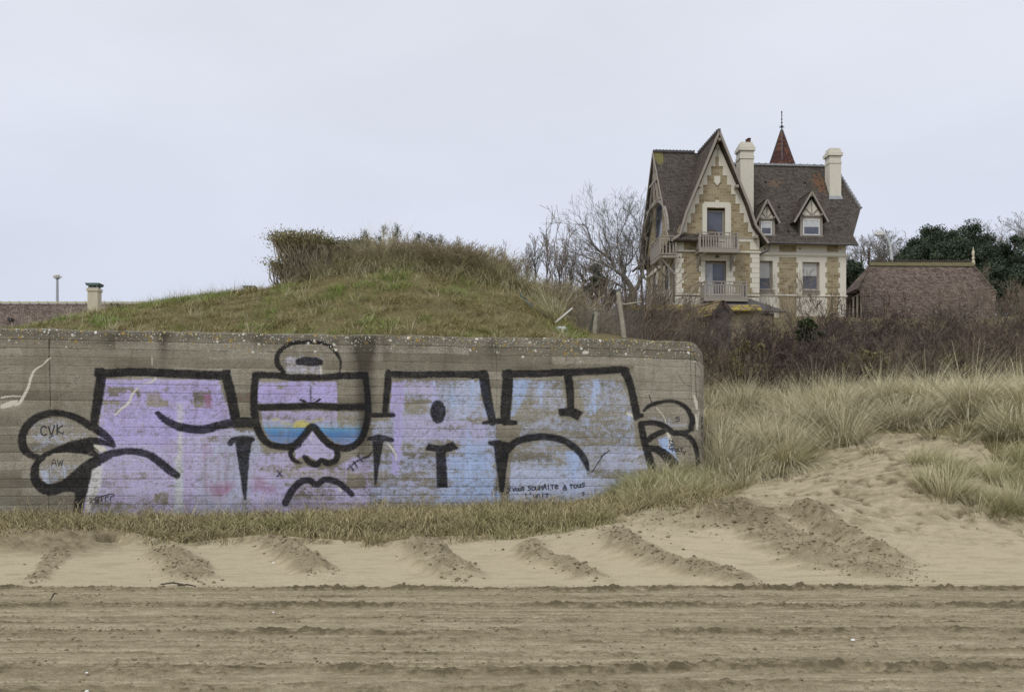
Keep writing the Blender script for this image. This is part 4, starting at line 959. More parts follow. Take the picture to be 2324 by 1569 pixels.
# barge boards on the front verge
bbm = MB()
for (a, b) in zip(prof[:-1], prof[1:]):
    a3 = Vector((a[0], -OV-.03, a[1]-.07)); b3 = Vector((b[0], -OV-.03, b[1]-.07)); bbm.bar(a3, b3, .05, .15)
bbm.build('barge_board', GREYWOOD, groof)
for (ccx, ccy) in ((486, 597), (625, 272), (750, 600), (885, 955), (330, 955)):
    x, z = hy(ccx, ccy, -OV+.1); b = MB(); b.box(x-.09, x+.09, -OV+.0, .02, z-.09, z+.09); b.build('purlin_end', GREYWOOD, groof)
# cross roof to the left, same ridge height
xL = hy(193, 342, ym_)[0]; xL = min(xL, xl-.5)
ye = -.62; ze = hy(240, 972, ye)[1]; 
profL = [(ye, ze), (.1, ze+.62), (.75, ze+1.9), (ym_, za-.02), (yb-.75, ze+1.9), (yb-.1, ze+.62), (yb+.62, ze)]
rf = MB()
for (a, b) in zip(profL[:-1], profL[1:]):
    rf.slab([(xL, a[0], a[1]), (xL, b[0], b[1]), (xa, b[0], b[1]), (xa, a[0], a[1])], T+.01)
croof = rf.build('cross_roof', TILE_CROSS, villa)
bbm = MB()
for (a, b) in zip(profL[:-1], profL[1:]): bbm.bar((xL-.03, a[0], a[1]-.12), (xL-.03, b[0], b[1]-.08), .05, .16)
bbm.build('barge_board', GREYWOOD, croof)
# exposed timber truss with arched braces in the side gable
tr = MB(); xt = xL+.08
hgt = za-ze
def slope_y(z): return np.interp(z, [ze, ze+.62, ze+1.9, za], [ye, .1, .75, ym_])
for f_ in (.48, .70):
    z = ze+hgt*f_; y0 = slope_y(z)+.2; tr.bar((xt, y0, z), (xt, 2*ym_-y0, z), .14, .16)
tr.bar((xt, ym_, ze+hgt*.48), (xt, ym_, za-.3), .13)
for sgn in (-1, 1):
    tr.bar((xt, ym_+sgn*1.3, ze+hgt*.48), (xt, ym_+sgn*.15, ze+hgt*.78), .12)
    pts = [(xt, ym_+sgn*(ym_-.25-.0)*math.cos(a), ze+.5+(hgt*.43)*math.sin(a)) for a in np.linspace(0, math.pi/2, 9)]
    for a, b in zip(pts[:-1], pts[1:]): tr.bar(a, b, .14, .2)
tr.build('gable_truss', GREYWOOD, croof)
# ridge tiles
rd = MB()
def ridge(mb_, a, b, n, r=.12):
    a = Vector(a); b = Vector(b)
    for i in range(n):
        p = a+(b-a)*(i/n); q = a+(b-a)*((i+.93)/n); mb_.bar(p, q, r*1.5, r*1.1); e_ = a+(b-a)*((i+.96)/n); mb_.bar(e_-(b-a).normalized()*.05, e_+(b-a).normalized()*.05, r*2, r*1.6)
ridge(rd, (xL, ym_, za+.05), (xa-.4, ym_, za+.05), 12); rd.build('ridge_tiles', SLATE, croof); rd = MB(); ridge(rd, (xa, -OV, za+.05), (xa, ym_, za+.05), 12)
rd.build('ridge_tiles', SLATE, groof)
# main roof
xe, zme = hy(952, 992, YM-.55); xer = hy(1600, 1003, YM-.55)[0]
yrd = YM+4.1; zmr = hy(1100, 457, yrd)[1]
xrr = hy(1436, 460, yrd)[0]
zk = zme+.75; yk = YM+.25
nrm = Vector((0, -(zmr-zk), (yrd-yk)))
hipf = onplane(1618, 757, (0, yk, zk), nrm)
xin = xer
Xs = gx+.5
front_pts = [(Xs, yk, zk), (xin, yk, zk), tuple(hipf), (xrr, yrd, zmr), (Xs, yrd, zmr)]
dist_ = (hipf.y-yk)/(yrd-yk)
vb = Vector((xin, yk, zk)).lerp(Vector((xin-.0, yrd, zmr)), dist_)
rf = MB(); rf.slab([(Xs, yk, zk), (xin, yk, zk), tuple(hipf), (xrr, yrd, zmr), (Xs, yrd, zmr)], T)
rf.slab([(Xs, YM-.55, zme), (xer, YM-.55, zme), (xin, yk, zk), (Xs, yk, zk)], T+.004)
m2 = lambda p: (p[0], 2*yrd-p[1], p[2])
rf.slab([m2((Xs, yk, zk)), m2((xin, yk, zk)), m2(tuple(hipf)), (xrr, yrd, zmr), (Xs, yrd, zmr)][::-1], T)
rf.slab([tuple(hipf), m2(tuple(hipf)), (xrr, yrd, zmr)], T)
mroof = rf.build('main_roof', TILE_MAIN, villa)
rd = MB(); ridge(rd, (xa+1.0, yrd, zmr+.06), (xrr, yrd, zmr+.06), 18, .12); rd.build('ridge_tiles', LEAD, mroof); rd = MB(); ridge(rd, (xrr, yrd, zmr+.05), tuple(hipf+Vector((0, 0, .06))), 14, .09); rd.build('hip_tiles', LEAD, mroof)
mb = MB(); q_ = lambda z: yk+(z-zk)*(yrd-yk)/(zmr-zk)+.35
mb.prism_x([(YM+.4, mz+.24), (2*yrd-YM-.4, mz+.24), (2*yrd-q_(mz+2.4), mz+2.4), (q_(mz+2.4), mz+2.4)], mr_-.4, mr_-.004); mb.build('end_gable', CREAM, villa)
gt = MB(); gt.tube([(xe+.1, YM-.62, zme-.05), (xer-.05, YM-.62, zme-.08)], .075, 8); gt.build('gutter', SLATE, mroof)
# weathered orange patches on the roof: individual replaced tiles
def slope_pt(cx_, cy_): return onplane(cx_, cy_, (0, yk, zk), nrm)
random.seed(11)
pt = MB()
for i in range(150):
    if i < 105: cx_ = random.gauss(1352, 25); cy_ = random.uniform(485, 640); cx_ += (cy_-560)*.12
    else: cx_, cy_ = random.choice([(995, 545), (1040, 578), (1060, 815), (1130, 500), (1030, 575)]); cx_ += random.gauss(0, 22); cy_ += random.gauss(0, 5)
    if not (870 < cx_ < 1470): continue
    p = slope_pt(cx_, cy_); u_ = Vector((1, 0, 0)); w_ = Vector((0, yrd-yk, zmr-zk)).normalized(); n_v = nrm.normalized()*.012
    pt.slab([p+n_v-u_*.08-w_*.05, p+n_v+u_*.08-w_*.05, p+n_v+u_*.08+w_*.05, p+n_v-u_*.08+w_*.05], .01)

lt = MB()
random.seed(3)
lich_m = mat_simple('roof_lichen', (.42, .36, .06), .95, .4, 20)
nL = Vector((0, -(za-ze-1.9), ym_-.75)).normalized(); wL = Vector((0, ym_-.75, za-ze-1.9)).normalized()
for i in range(190):
    a = random.random()**1.6*1.3; p = Vector((xL+.1+random.random()**1.8*1.5, 0, 0)); t = 1-random.random()**1.3*.33
    p.y = .75+(ym_-.75)*t; p.z = ze+1.9+(za-ze-1.9)*t; p = p+nL*.01; s_ = random.uniform(.02, .075)
    lt.slab([p+Vector((s_*math.cos(q), 0, 0))+wL*s_*math.sin(q) for q in np.linspace(0, 6.28, 7)[:-1]], .01)

# vents
for (ccx, ccy) in ((948, 568), (1225, 575), (1042, 745), (1108, 912)):
    p = slope_pt(ccx, ccy); v_ = MB(); v_.box(p.x-.06, p.x+.06, p.y-.12, p.y+.05, p.z-.05, p.z+.05); v_.build('roof_vent', IRON, mroof)
# dormers
def dormer(wc, bc, apex, e0, e1, tri, nbase):
    """wc window rect, bc body rect, apex, eaves, tri gable triangle, picture y of the base"""
    p = slope_pt((bc[0]+bc[2])/2, bc[3]); yd = p.y-.03
    x0, zb0 = hy(bc[0], bc[3], yd); x1, zt0 = hy(bc[2], bc[1], yd)
    o = MB(); o.box(x0, x1, yd, yd+2.2, zb0-.4, zt0); o.prism_y([(x0, zt0), (x1, zt0), hy(tri[0], tri[1], yd)], yd, yd+2.4)
    o.box(x0-.06, x1+.06, yd-.06, yd+.2, zb0-.06, zb0+.02)
    dm = o.build('dormer', GREYWOOD, villa)
    x_, z_1 = hy(wc[0], wc[1], yd); x_1, z_0 = hy(wc[2], wc[3], yd)
    f = MB(); w = .07
    rect(f, x_, x_+w, z_0, z_1, yd-.04, yd+.02); rect(f, x_1-w, x_1, z_0, z_1, yd-.04, yd+.02); rect(f, x_+w, x_1-w, z_1-w, z_1, yd-.04, yd+.02); rect(f, x_+w, x_1-w, z_0, z_0+w, yd-.04, yd+.02)
    f.build('window_frame', WHITE, dm)
    g = MB(); rect(g, x_+w, x_1-w, z_0+w, z_1-w, yd-.012, yd-.004); g.build('pane', GLASS, dm)
    g = MB(); rect(g, x_+w, x_1-w, z_0+w+(z_1-z_0)*.45, z_1-w, yd-.018, yd-.0125); g.build('net_curtain', CURTAIN, dm)
    tm = MB(); q0 = hy(tri[2], tri[3], yd); q1 = hy(tri[4], tri[3], yd); qa = hy(tri[0], tri[1], yd)
    tm.prism_y([q0, q1, qa], yd-.02, yd-.001); tm.build('gable_plaster', CREAM, dm)
    t2 = MB(); yt_ = yd-.04; xm = (q0[0]+q1[0])/2
    t2.bar((q0[0]-.1, yt_, q0[1]), (q1[0]+.1, yt_, q1[1]), .05, .10); t2.bar((xm, yt_, q0[1]), (qa[0], yt_, qa[1]), .06, .05)
    for sgn in (-1, 1): t2.bar((xm, yt_-.003, q0[1]+.05), (xm+sgn*(q1[0]-q0[0])*.30, yt_-.003, q0[1]+(qa[1]-q0[1])*.42), .05, .07)
    t2.build('gable_timber', GREYWOOD, dm)
    ov = yd-.30; a_ = hy(*apex, ov); l_ = hy(*e0, ov); r_ = hy(*e1, ov)
    r2 = MB()
    for q in (l_, r_):
        kx = q[0]+(a_[0]-q[0])*.22; kz = q[1]+(a_[1]-q[1])*.20
        r2.slab([(q[0], ov, q[1]), (kx, ov, kz), (kx, yd+3.0, kz), (q[0], yd+3.0, q[1])], .09); r2.slab([(kx, ov, kz), (a_[0], ov, a_[1]), (a_[0], yd+3.0, a_[1]), (kx, yd+3.0, kz)], .09)
    r2.build('dormer_roof', TILE, dm)
    b2 = MB()
    for q in (l_, r_): b2.bar((q[0], ov-.02, q[1]-.08), (a_[0], ov-.02, a_[1]-.08), .05, .12)
    for q in ((q0[0]+.02, q0[1]+.05), (q1[0]-.02, q1[1]+.05), (a_[0], a_[1]-.32)): b2.box(q[0]-.06, q[0]+.06, ov+.03, yd+.01, q[1]-.06, q[1]+.06)
    b2.build('dormer_barge_board', DARKW if 0 else GREYWOOD, dm)
dormer((915, 848, 992, 943), (903, 830, 1016, 946), (960, 684), (880, 850), (1050, 852), (958, 730, 905, 828, 1008), 945)
dormer((1212, 830, 1328, 945), (1193, 812, 1350, 950), (1275, 630), (1150, 845), (1390, 842), (1270, 690, 1205, 808, 1340), 950)
# chimneys
def chimney(parts, yc, dep, pots=()):
    c = MB()
    for i, (x0, y0, x1, y1) in enumerate(parts):
        a, z1 = hy(x0, y0, yc-dep/2); b, z0 = hy(x1, y1, yc-dep/2); e_ = (b-a-parts_w)/2 if 0 else 0
        ex = ((b-a)-(hy(parts[0][2], 0, yc-dep/2)[0]-hy(parts[0][0], 0, yc-dep/2)[0]))/2
        c.box(a, b, yc-dep/2-ex, yc+dep/2+ex, z0, z1)
    o = c.build('chimney', CREAM, villa)
    for (x0, y0, x1, y1) in pots:
        a, z1 = hy(x0, y0, yc); b, z0 = hy(x1, y1, yc); p_ = MB(); p_.lathe((a+b)/2, yc, [((b-a)/2, z0-.2), ((b-a)/2*.9, z1-.06), ((b-a)/2*1.1, z1-.05), ((b-a)/2*1.1, z1)], 10); p_.build('chimney_pot', ORANGE, o)
    return o
ch = chimney([(772, 408, 866, 790), (768, 383, 870, 408), (772, 350, 866, 383), (763, 322, 876, 350), (771, 305, 868, 322), (781, 286, 862, 305)], YM+1.4, .95, [(820, 264, 846, 290), (808, 272, 821, 290)])
pr = slope_pt(1452, 672)
ch = chimney([(1400, 440, 1481, 700), (1397, 424, 1484, 440), (1400, 386, 1480, 424), (1389, 360, 1490, 386), (1398, 346, 1482, 360), (1403, 330, 1478, 346)], pr.y+.45, .9)
fl = MB(); q0 = slope_pt(1420, 665); q1 = slope_pt(1490, 693)
fl.slab([slope_pt(1394, 693)+nrm.normalized()*.03, slope_pt(1490, 693)+nrm.normalized()*.03, slope_pt(1486, 665)+nrm.normalized()*.03, slope_pt(1396, 665)+nrm.normalized()*.03], .03); fl.build('lead_flashing', LEAD, mroof)
# spire
ysp = yrd+2.6; xs0 = hy(966, 455, ysp)[0]; xs1 = hy(1160, 455, ysp)[0]; zsp = hy(1060, 455, ysp)[1]; xc, zap = hy(1055, 205, ysp)
r_ = (xs1-xs0)/2; s = MB()
f_ = [(r_*1.35*1.03, zsp-1.2), (r_*1.03, zsp), (r_*.5, (zsp+zap)/2), (.06, zap)]
s.lathe((xs0+xs1)/2, ysp, f_, 6, math.radians(12)); sp = s.build('spire_roof', ORANGE, villa)
s = MB(); s.lathe((xs0+xs1)/2, ysp, [(r_*1.0, zsp-5), (r_*1.0, zsp-1.1)], 6, math.radians(12)); s.build('turret_wall', CREAM, villa)
rb = MB()
for k in range(6):
    a = math.radians(12)+math.pi/3*k
    rb.bar(((xs0+xs1)/2+f_[0][0]*math.cos(a), ysp+f_[0][0]*math.sin(a), f_[0][1]), ((xs0+xs1)/2+.06*math.cos(a), ysp+.06*math.sin(a), zap), .07)
rb.build('hip_tiles', SLATE, sp)
zt = hy(1050, 70, ysp)[1]; fn = MB(); h_ = zt-zap; xc = (xs0+xs1)/2
prf = [(.10, -.25), (.06, .0), (.035, .1), (.11, .16), (.11, .2), (.03, .26), (.03, .34), (.085, .38), (.03, .42), (.03, .52), (.07, .56), (.03, .6), (.03, .72), (.055, .76), (.025, .8), (.05, .9), (.05, .96), (.01, 1.0)]
fn.lathe(xc, ysp, [(r, zap+h_*t) for r, t in prf], 8)
for sg in (-1, 1): fn.tube([(xc+sg*.03, ysp, zap+h_*.12), (xc+sg*.16, ysp, zap+h_*.10), (xc+sg*.17, ysp, zap+h_*.18), (xc+sg*.08, ysp, zap+h_*.2)], .018, 5)
fn.build('finial', IRON, sp)
# downpipes, lamp, porch roof, far-left pent roof and back dormer
def pth(pts, y): return [(hy(a, b, y)[0], y, hy(a, b, y)[1]) for a, b in pts]
d = MB(); d.tube(pth([(262, 985), (290, 1020), (304, 1060), (306, 1420)], -.12), .05, 6); d.build('downpipe', SLATE, villa)
d = MB(); d.tube(pth([(973, 998), (976, 1030), (966, 1052), (905, 1082)], YM-.5), .05, 6); d.build('downpipe', SLATE, villa)
d = MB(); x, z = hy(609, 1090, -.2); d.bar((x, 0, z+.05), (x, -.25, z), .05); d.bar((x-.04, -.3, z), (x-.1, -.32, z-.12), .09); d.bar((x+.02, -.3, z), (x+.09, -.32, z-.1), .09); d.build('wall_lamp', IRON, villa)
pr_ = MB(); x0, z1 = hy(525, 1384, -.2); x1, _ = hy(822, 1384, -.2); z0 = hy(525, 1470, -2.4)[1]
pr_.slab([(x0-.9, -2.4, z0), (x1+1.9, -2.4, z0), (x1+.2, -.11, z1), (x0-.1, -.11, z1)], .1); pr_.box(x0-.4, x1+1.2, -2.0, -.1, zb, z0-.05); pr_.build('porch_roof', SLATE, villa)
pe = MB(); ya_, za_ = hx(125, 1095, xl-.3); 
xa2, za2 = hy(130, 1092, yb-.2); xb2, zb2 = hy(42, 1165, yb-.2)
pe.slab([(xa2, yb-1.2, za2), (xb2, yb-1.2, zb2), (xb2, yb+1.6, zb2), (xa2, yb+1.6, za2)], .15); pe.build('pent_roof', SLATE, villa)
xa3, za3 = hy(150, 697, yb+1.2); xb3, zb3 = hy(122, 935, yb+1.2)
bd = MB(); bd.slab([(xa3+.1, yb-.6, za3), (xb3, yb-.6, zb3), (xb3, yb+2.2, zb3), (xa3+.1, yb+2.2, za3)], .2); bd.box(xb3+.3, xl+1, yb-.2, yb+2, zb, za3-.6); bd.build('rear_wing', TILE, villa)

# ---------------------------------------------------------------- annex with hipped roof
def dp(cx, cy): return 1838.7+cx*.22395, 449.5+cy*.22395
AO = Vector(W(2060, 715, 78.0))
annex = empty('garage_house', tuple(AO), 0, label='low house with long red-brown tiled roof to the right of the villa', cat='house')
def ap(cx, cy, y): px, py = dp(cx, cy); D = AO.y+y; p = W(px, py, D); return (p[0]-AO.x, y, p[2]-AO.z)
ye_, yr_ = 0., 3.9
rl = ap(592, 682, yr_); rr_ = ap(1648, 688, yr_); kr = ap(1882, 962, 1.6); el = ap(560, 1350, ye_); er = ap(1860, 1350, ye_)
hl = ap(500, 902, 1.9); br = ap(375, 945, 5.8)
r2 = MB(); r2.slab([el, (er[0], ye_, er[2]), (kr[0]-.02, kr[1], kr[2]), rr_, rl, (hl[0], hl[1], hl[2])], .15)
r2.slab([(rr_[0], yr_, rr_[2]), kr, (kr[0], 2*yr_-kr[1], kr[2])], .15); r2.slab([rl, hl, (hl[0]-.15, 2*yr_-hl[1], hl[2])], .15)
r2.slab([(el[0], 2*yr_, el[2]), (er[0], 2*yr_, er[2]), (kr[0], 2*yr_-kr[1], kr[2]), rr_, rl, (hl[0], 2*yr_-hl[1], hl[2])][::-1], .14)
ar = r2.build('roof', TILE2, annex)
rd = MB(); a, b = Vector(rl)+Vector((0, 0, .1)), Vector(rr_)+Vector((0, 0, .1)); rd.bar(a, b, .3, .26); rd.build('mossy_ridge', mat_simple('moss_mortar', (.22, .20, .11), .95, .4, 8), ar)
rd = MB(); n = 44
for i in range(n):
    p = a+(b-a)*((i+.5)/n); rd.box(p.x-.10, p.x+.02, p.y-.04, p.y+.04, p.z+.12, p.z+.36); rd.box(p.x-.12, p.x+.1, p.y-.035, p.y+.035, p.z+.12, p.z+.2)
rd.build('ridge_crest', DARKW, ar)
for q0, q1 in ((rl, hl), (rr_, kr)): rd = MB(); ridge(rd, Vector(q0)+Vector((0, 0, .03)), Vector(q1)+Vector((0, 0, .03)), 12, .08); rd.build('hip_tiles', TILE2, ar)
for q in (a, b):
    f = MB(); f.lathe(q.x, q.y, [(.14, q.z), (.14, q.z+.3), (.07, q.z+.35), (.13, q.z+.5), (.06, q.z+.62), (.10, q.z+.75), (.12, q.z+.95), (.05, q.z+1.1), (.02, q.z+1.4)], 8); f.build('ridge_finial', DARKW if q is a else CREAM2, ar)
for c in ((672, 790), (1200, 800), (1557, 806)):
    n_p = (Vector(er)-Vector(el)).cross(Vector(rl)-Vector(el)); px, py = dp(*c); d_ = ray(px, py); o_ = E0-AO; t = (Vector(el)-o_).dot(n_p)/d_.dot(n_p); p = o_+d_*t
    v_ = MB(); v_.box(p.x-.09, p.x+.09, p.y-.1, p.y+.05, p.z-.06, p.z+.06); v_.build('roof_vent', IRON, ar)
w = MB(); x0 = hl[0]+.5; w.box(x0, er[0]-.5, .5, 2*yr_-.5, -4, el[2]+.1); w.prism_x([(.5, el[2]), (2*yr_-.5, el[2]), (2*yr_-1.9, hl[2]-.2), (2.0, hl[2]-.2)], x0, x0+.3); w.build('wall', CREAM2, annex)
t_ = MB()
for yy_ in np.linspace(.6, 2*yr_-.6, 8): t_.bar((x0-.04, yy_, -3), (x0-.04, yy_, min(hl[2]-.3, el[2]+(hl[2]-el[2])*min(yy_, 2*yr_-yy_)/1.9)), .16)
t_.bar((x0-.05, .5, el[2]), (x0-.05, 2*yr_-.5, el[2]), .2); t_.build('timber_frame', DARKW, annex)

# ---------------------------------------------------------------- low houses far left
def lp(cx, cy): return cx*.28125, 572.0+cy*.28125     # crop 0,700..800,1000
LO = Vector(W(120, 742, 88.0))
lh = empty('tiled_house', tuple(LO), 0, label='long low house with weathered brown tiled roof beyond the grassy mound', cat='house')
def lq(px, py, y=0.): p = W(px, py, LO.y+y); return Vector((p[0]-LO.x, y, p[2]-LO.z))
r3 = MB(); rz_ = lq(300, 688, 4).z; x_a = lq(-260, 690, 4).x; x_b = lq(470, 690, 4).x
ez = lq(0, 775, 0).z
r3.slab([(x_a, 0, ez), (x_b, 0, ez), (x_b, 4.4, rz_), (x_a, 4.4, rz_)], .15); r3.slab([(x_a, 4.4, rz_), (x_b, 4.4, rz_), (x_b, 8.8, ez), (x_a, 8.8, ez)], .15)
lr = r3.build('roof', TILE2, lh)
# projecting wing between the valleys, its eave nearer
vx0, vx1 = lq(57, 720, 0).x, lq(193, 716, 0).x
ww = MB()
pts_ = [(lq(30, 800, -4).x, -4.5, ez-1.2), (lq(150, 800, -4).x, -4.5, ez-1.2), (vx1+.6, 4.2, rz_-.08), (vx0+.6, 4.2, rz_-.08)]
ww.slab(pts_, .15); ww.build('wing_roof', TILE2, lh)
vb_ = MB(); vb_.bar((pts_[1][0], -4.5, ez-1.15), (pts_[2][0], 4.2, rz_), .2, .15); vb_.build('verge_board', DARKW, lh)
rd = MB(); ridge(rd, (x_a, 4.4, rz_+.12), (x_b, 4.4, rz_+.12), 34, .15); rd.build('ridge_tiles', CREAM2, lr)
for c in ((950, 433), (427, 503), (96, 550)):
    px, py = lp(*c); n_p = Vector((0, -(rz_-ez), 4.4)); d_ = ray(px, py); o_ = E0-LO; t = (Vector((0, 0, ez))-o_).dot(n_p)/d_.dot(n_p); p = o_+d_*t; v_ = MB(); v_.box(p.x-.15, p.x+.15, p.y-.5, p.y+.1, p.z-.1, p.z+.15); v_.build('roof_vent', IRON, lr)
wl = MB(); wl.box(x_a+.5, x_b-.5, .5, 8.3, -6, ez); wl.build('wall', CREAM2, lh)
def cap_chimney(px0, px1, ptop, pcap, y, zbot):
    a = lq(px0, pcap, y); b = lq(px1, pcap, y); w_ = b.x-a.x
    c = MB(); c.box(a.x, b.x, y-w_/2, y+w_/2, zbot, a.z); c.box(a.x-.07, b.x+.07, y-w_/2-.07, y+w_/2+.07, a.z-.25, a.z); o = c.build('chimney', CREAM2, lh)
    zt_ = lq(px0, ptop, y).z
    for sx in (a.x+.12, b.x-.12, (a.x+b.x)/2):
        for sy in (y-w_/2+.12, y+w_/2-.12): k = MB(); k.box(sx-.07, sx+.07, sy-.07, sy+.07, a.z, zt_-.18); k.build('cap_post', LEAD, o)
    k = MB(); k.prism_y([(a.x-.05, zt_-.2), (a.x-.17, zt_-.0), (b.x+.17, zt_-.0), (b.x+.05, zt_-.2)], y-w_/2-.15, y+w_/2+.15); k.build('chimney_cap', COPPER, o)
cap_chimney(203, 226, 644, 655, 1.2, -4); cap_chimney(557, 577, 650, 659, 1.2, -4)

# ---------------------------------------------------------------- street lamps
STEEL = mat_simple('galvanised_steel', (.40, .42, .43), .5, .1, 4)
lo_ = Vector(W(130, 780, 96)); lamp = empty('street_lamp', tuple(lo_), label='round-headed lamp post rising behind the tiled roof at far left', cat='street lamp')
top = W(131, 632, 96)[2]-lo_.z; k = MB(); k.lathe(0, 0, [(.16, -5), (.16, 0), (.11, top-.3), (.09, top)], 10); k.build('pole', STEEL, lamp)
k = MB(); k.lathe(0, 0, [(.1, top-.05), (.22, top), (.24, top+.1), (.2, top+.12)], 12); k.build('lamp_bracket', STEEL, lamp)
k = MB(); k.lathe(0, 0, [(.25, top+.1), (.30, top+.28), (.24, top+.38), (.06, top+.45)], 12)
for s_ in (-1, 1): k.lathe(s_*.28, 0, [(.05, top+.08), (.14, top+.1), (.14, top+.22), (.04, top+.3)], 8)
k.build('lamp_head', WHITE, lamp)
lo_ = Vector(W(2022, 720, 92)); lamp2 = empty('street_lamp', tuple(lo_), label='curved-arm lamp post between the villa and the dark trees', cat='street lamp')
def dq(c): px, py = dp(*c); p = Vector(W(px, py, 92)); return p-lo_
pth2 = [(.0, 0, -4)]+[tuple(dq(c)) for c in ((825, 650), (820, 560), (808, 480), (785, 420), (755, 385), (725, 370))]
k = MB(); k.tube(pth2, [.16, .13, .12, .11, .10, .09, .08], 8); k.build('pole', mat_simple('pale_steel', (.52, .54, .54), .5, .1), lamp2)
q = dq((712, 366)); k = MB()
k.prism_y([(q.x-.55, q.z-.02), (q.x-.45, q.z+.18), (q.x-.1, q.z+.26), (q.x+.25, q.z+.16), (q.x+.35, q.z-.0), (q.x+.1, q.z-.1), (q.x-.4, q.z-.12)], -.2, .2); k.build('lamp_head', WHITE, lamp2, bevel=.02)
# ---------------------------------------------------------------- plant builders
def plant_mat(name, base, tip, var=.35, rough=.85, hue=None):
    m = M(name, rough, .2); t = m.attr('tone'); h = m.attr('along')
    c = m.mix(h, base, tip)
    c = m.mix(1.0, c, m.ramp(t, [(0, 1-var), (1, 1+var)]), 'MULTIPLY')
    if hue: c = m.mix(m.math('MULTIPLY', m.attr('patch'), 1.0), c, hue)
    m.color(c); return m.m
def tubes(p0, p1, r0, r1, sides=3):
    p0 = np.asarray(p0, float); p1 = np.asarray(p1, float); d = p1-p0; l = np.linalg.norm(d, axis=1, keepdims=True)+1e-9; d = d/l
    ref = np.where(np.abs(d[:, 2:3]) > .9, np.array([[1., 0, 0]]), np.array([[0, 0, 1.]])); u = np.cross(d, ref); u /= np.linalg.norm(u, axis=1, keepdims=True)+1e-9; v = np.cross(d, u)
    n = len(p0); V = np.zeros((n, 2, sides, 3))
    for k in range(sides):
        a = 2*math.pi*k/sides; o = u*math.cos(a)+v*math.sin(a)
        V[:, 0, k] = p0+o*np.asarray(r0)[:, None]; V[:, 1, k] = p1+o*np.asarray(r1)[:, None]
    base = (np.arange(n)*2*sides)[:, None]
    Fc = np.concatenate([base+np.array([[k, (k+1) % sides, sides+(k+1) % sides, sides+k]]) for k in range(sides)], 0)
    return V.reshape(-1, 3), Fc
def grow(rng, base, d, L, r, depth, spec, out):
    """spec per depth: (segments, wander, n children, child angle, child length factor, up pull)"""
    ns, wan, nch, ang, lf, up = spec[min(depth, len(spec)-1)]
    p = np.array(base, float); d = np.array(d, float); d /= np.linalg.norm(d); pts = [p.copy()]; dirs = [d.copy()]
    for i in range(ns):
        d = d+rng.normal(0, wan, 3)+np.array([0, 0, up]); d /= np.linalg.norm(d); q = p+d*L/ns
        ra = r*(1-.75*i/ns); rb = r*(1-.75*(i+1)/ns)
        out.append((p, q, ra, rb, depth)); p = q; pts.append(p.copy()); dirs.append(d.copy())
    if depth >= len(spec)-1: return
    for c in range(nch):
        t = rng.uniform(.25, 1.0) if depth else rng.uniform(.35, 1.0)
        i = min(ns-1, int(t*ns)); f = t*ns-i; bp = pts[i]+(pts[i+1]-pts[i])*f; bd = dirs[i+1]
        a = rng.normal(0, 1, 3); a -= a.dot(bd)*bd; a /= np.linalg.norm(a)+1e-9; th = math.radians(rng.normal(ang, ang*.25))
        grow(rng, bp, bd*math.cos(th)+a*math.sin(th), L*lf*rng.uniform(.7, 1.15)*(1.1-.35*t), max(.004, r*(1-.7*t)*.62), depth+1, spec, out)
def segs_mesh(name, segs, mat, parent=None, loc=None, sides=3, rmin=0):
    p0 = np.array([s[0] for s in segs]); p1 = np.array([s[1] for s in segs]); r0 = np.maximum(rmin, [s[2] for s in segs]); r1 = np.maximum(rmin*.8, [s[3] for s in segs])
    V, Fc = tubes(p0, p1, r0, r1, sides); k = 2*sides
    dep = np.repeat(np.array([s[4] for s in segs])/4., k); tone = np.repeat(np.random.RandomState(1).rand(len(segs)), k)
    return mesh_np(name, V, Fc, mat, parent, loc, attrs={'tone': tone, 'along': np.clip(dep, 0, 1), 'patch': dep*0})
def leaves(P, size, rng, flat=0., aspect=.55):
    n = len(P); a = rng.normal(0, 1, (n, 3)); a[:, 2] *= (1-flat); a /= np.linalg.norm(a, axis=1, keepdims=True); b = rng.normal(0, 1, (n, 3)); b -= (a*b).sum(1, keepdims=True)*a; b /= np.linalg.norm(b, axis=1, keepdims=True)
    s = (np.asarray(size)*rng.uniform(.6, 1.3, n))[:, None]; V = np.stack([P-a*s, P+b*s*aspect, P+a*s, P-b*s*aspect], 1); Fc = np.arange(n*4).reshape(n, 4)
    return V.reshape(-1, 3), Fc
def blades(P, dirs, length, width, rng, droop=.5, seg=3, curl=None):
    """P roots, dirs initial unit-ish directions; returns verts, faces, along"""
    n = len(P); d = dirs/np.linalg.norm(dirs, axis=1, keepdims=True); side = np.cross(d, np.array([[0, 0, 1.]])); bad = np.linalg.norm(side, axis=1) < .1; side[bad] = [1, 0, 0]
    az = rng.uniform(0, math.pi, n); h = np.stack([np.cos(az), np.sin(az), az*0], 1); side = side*.4+h; side /= np.linalg.norm(side, axis=1, keepdims=True)
    V = np.zeros((n, seg+1, 2, 3)); p = P.copy(); al = np.zeros((n, seg+1, 2)); L = np.asarray(length)[:, None]/seg; dr = np.asarray(droop)
    for i in range(seg+1):
        w = (np.asarray(width)*(1-.85*(i/seg)**1.5))[:, None]*.5; V[:, i, 0] = p-side*w; V[:, i, 1] = p+side*w; al[:, i] = i/seg
        out = d.copy(); out[:, 2] -= (dr*(i+1)/seg); 
        if curl is not None: out += curl*((i+1)/seg)
        out /= np.linalg.norm(out, axis=1, keepdims=True); p = p+out*L
    b = (np.arange(n)*(seg+1)*2)[:, None]; Fc = np.concatenate([b+np.array([[2*i, 2*i+1, 2*i+3, 2*i+2]]) for i in range(seg)], 0)
    return V.reshape(-1, 3), Fc, al.ravel()
STRAW = plant_mat('marram_straw', (.18, .15, .08), (.84, .77, .54), .45, .75, (.34, .36, .14))
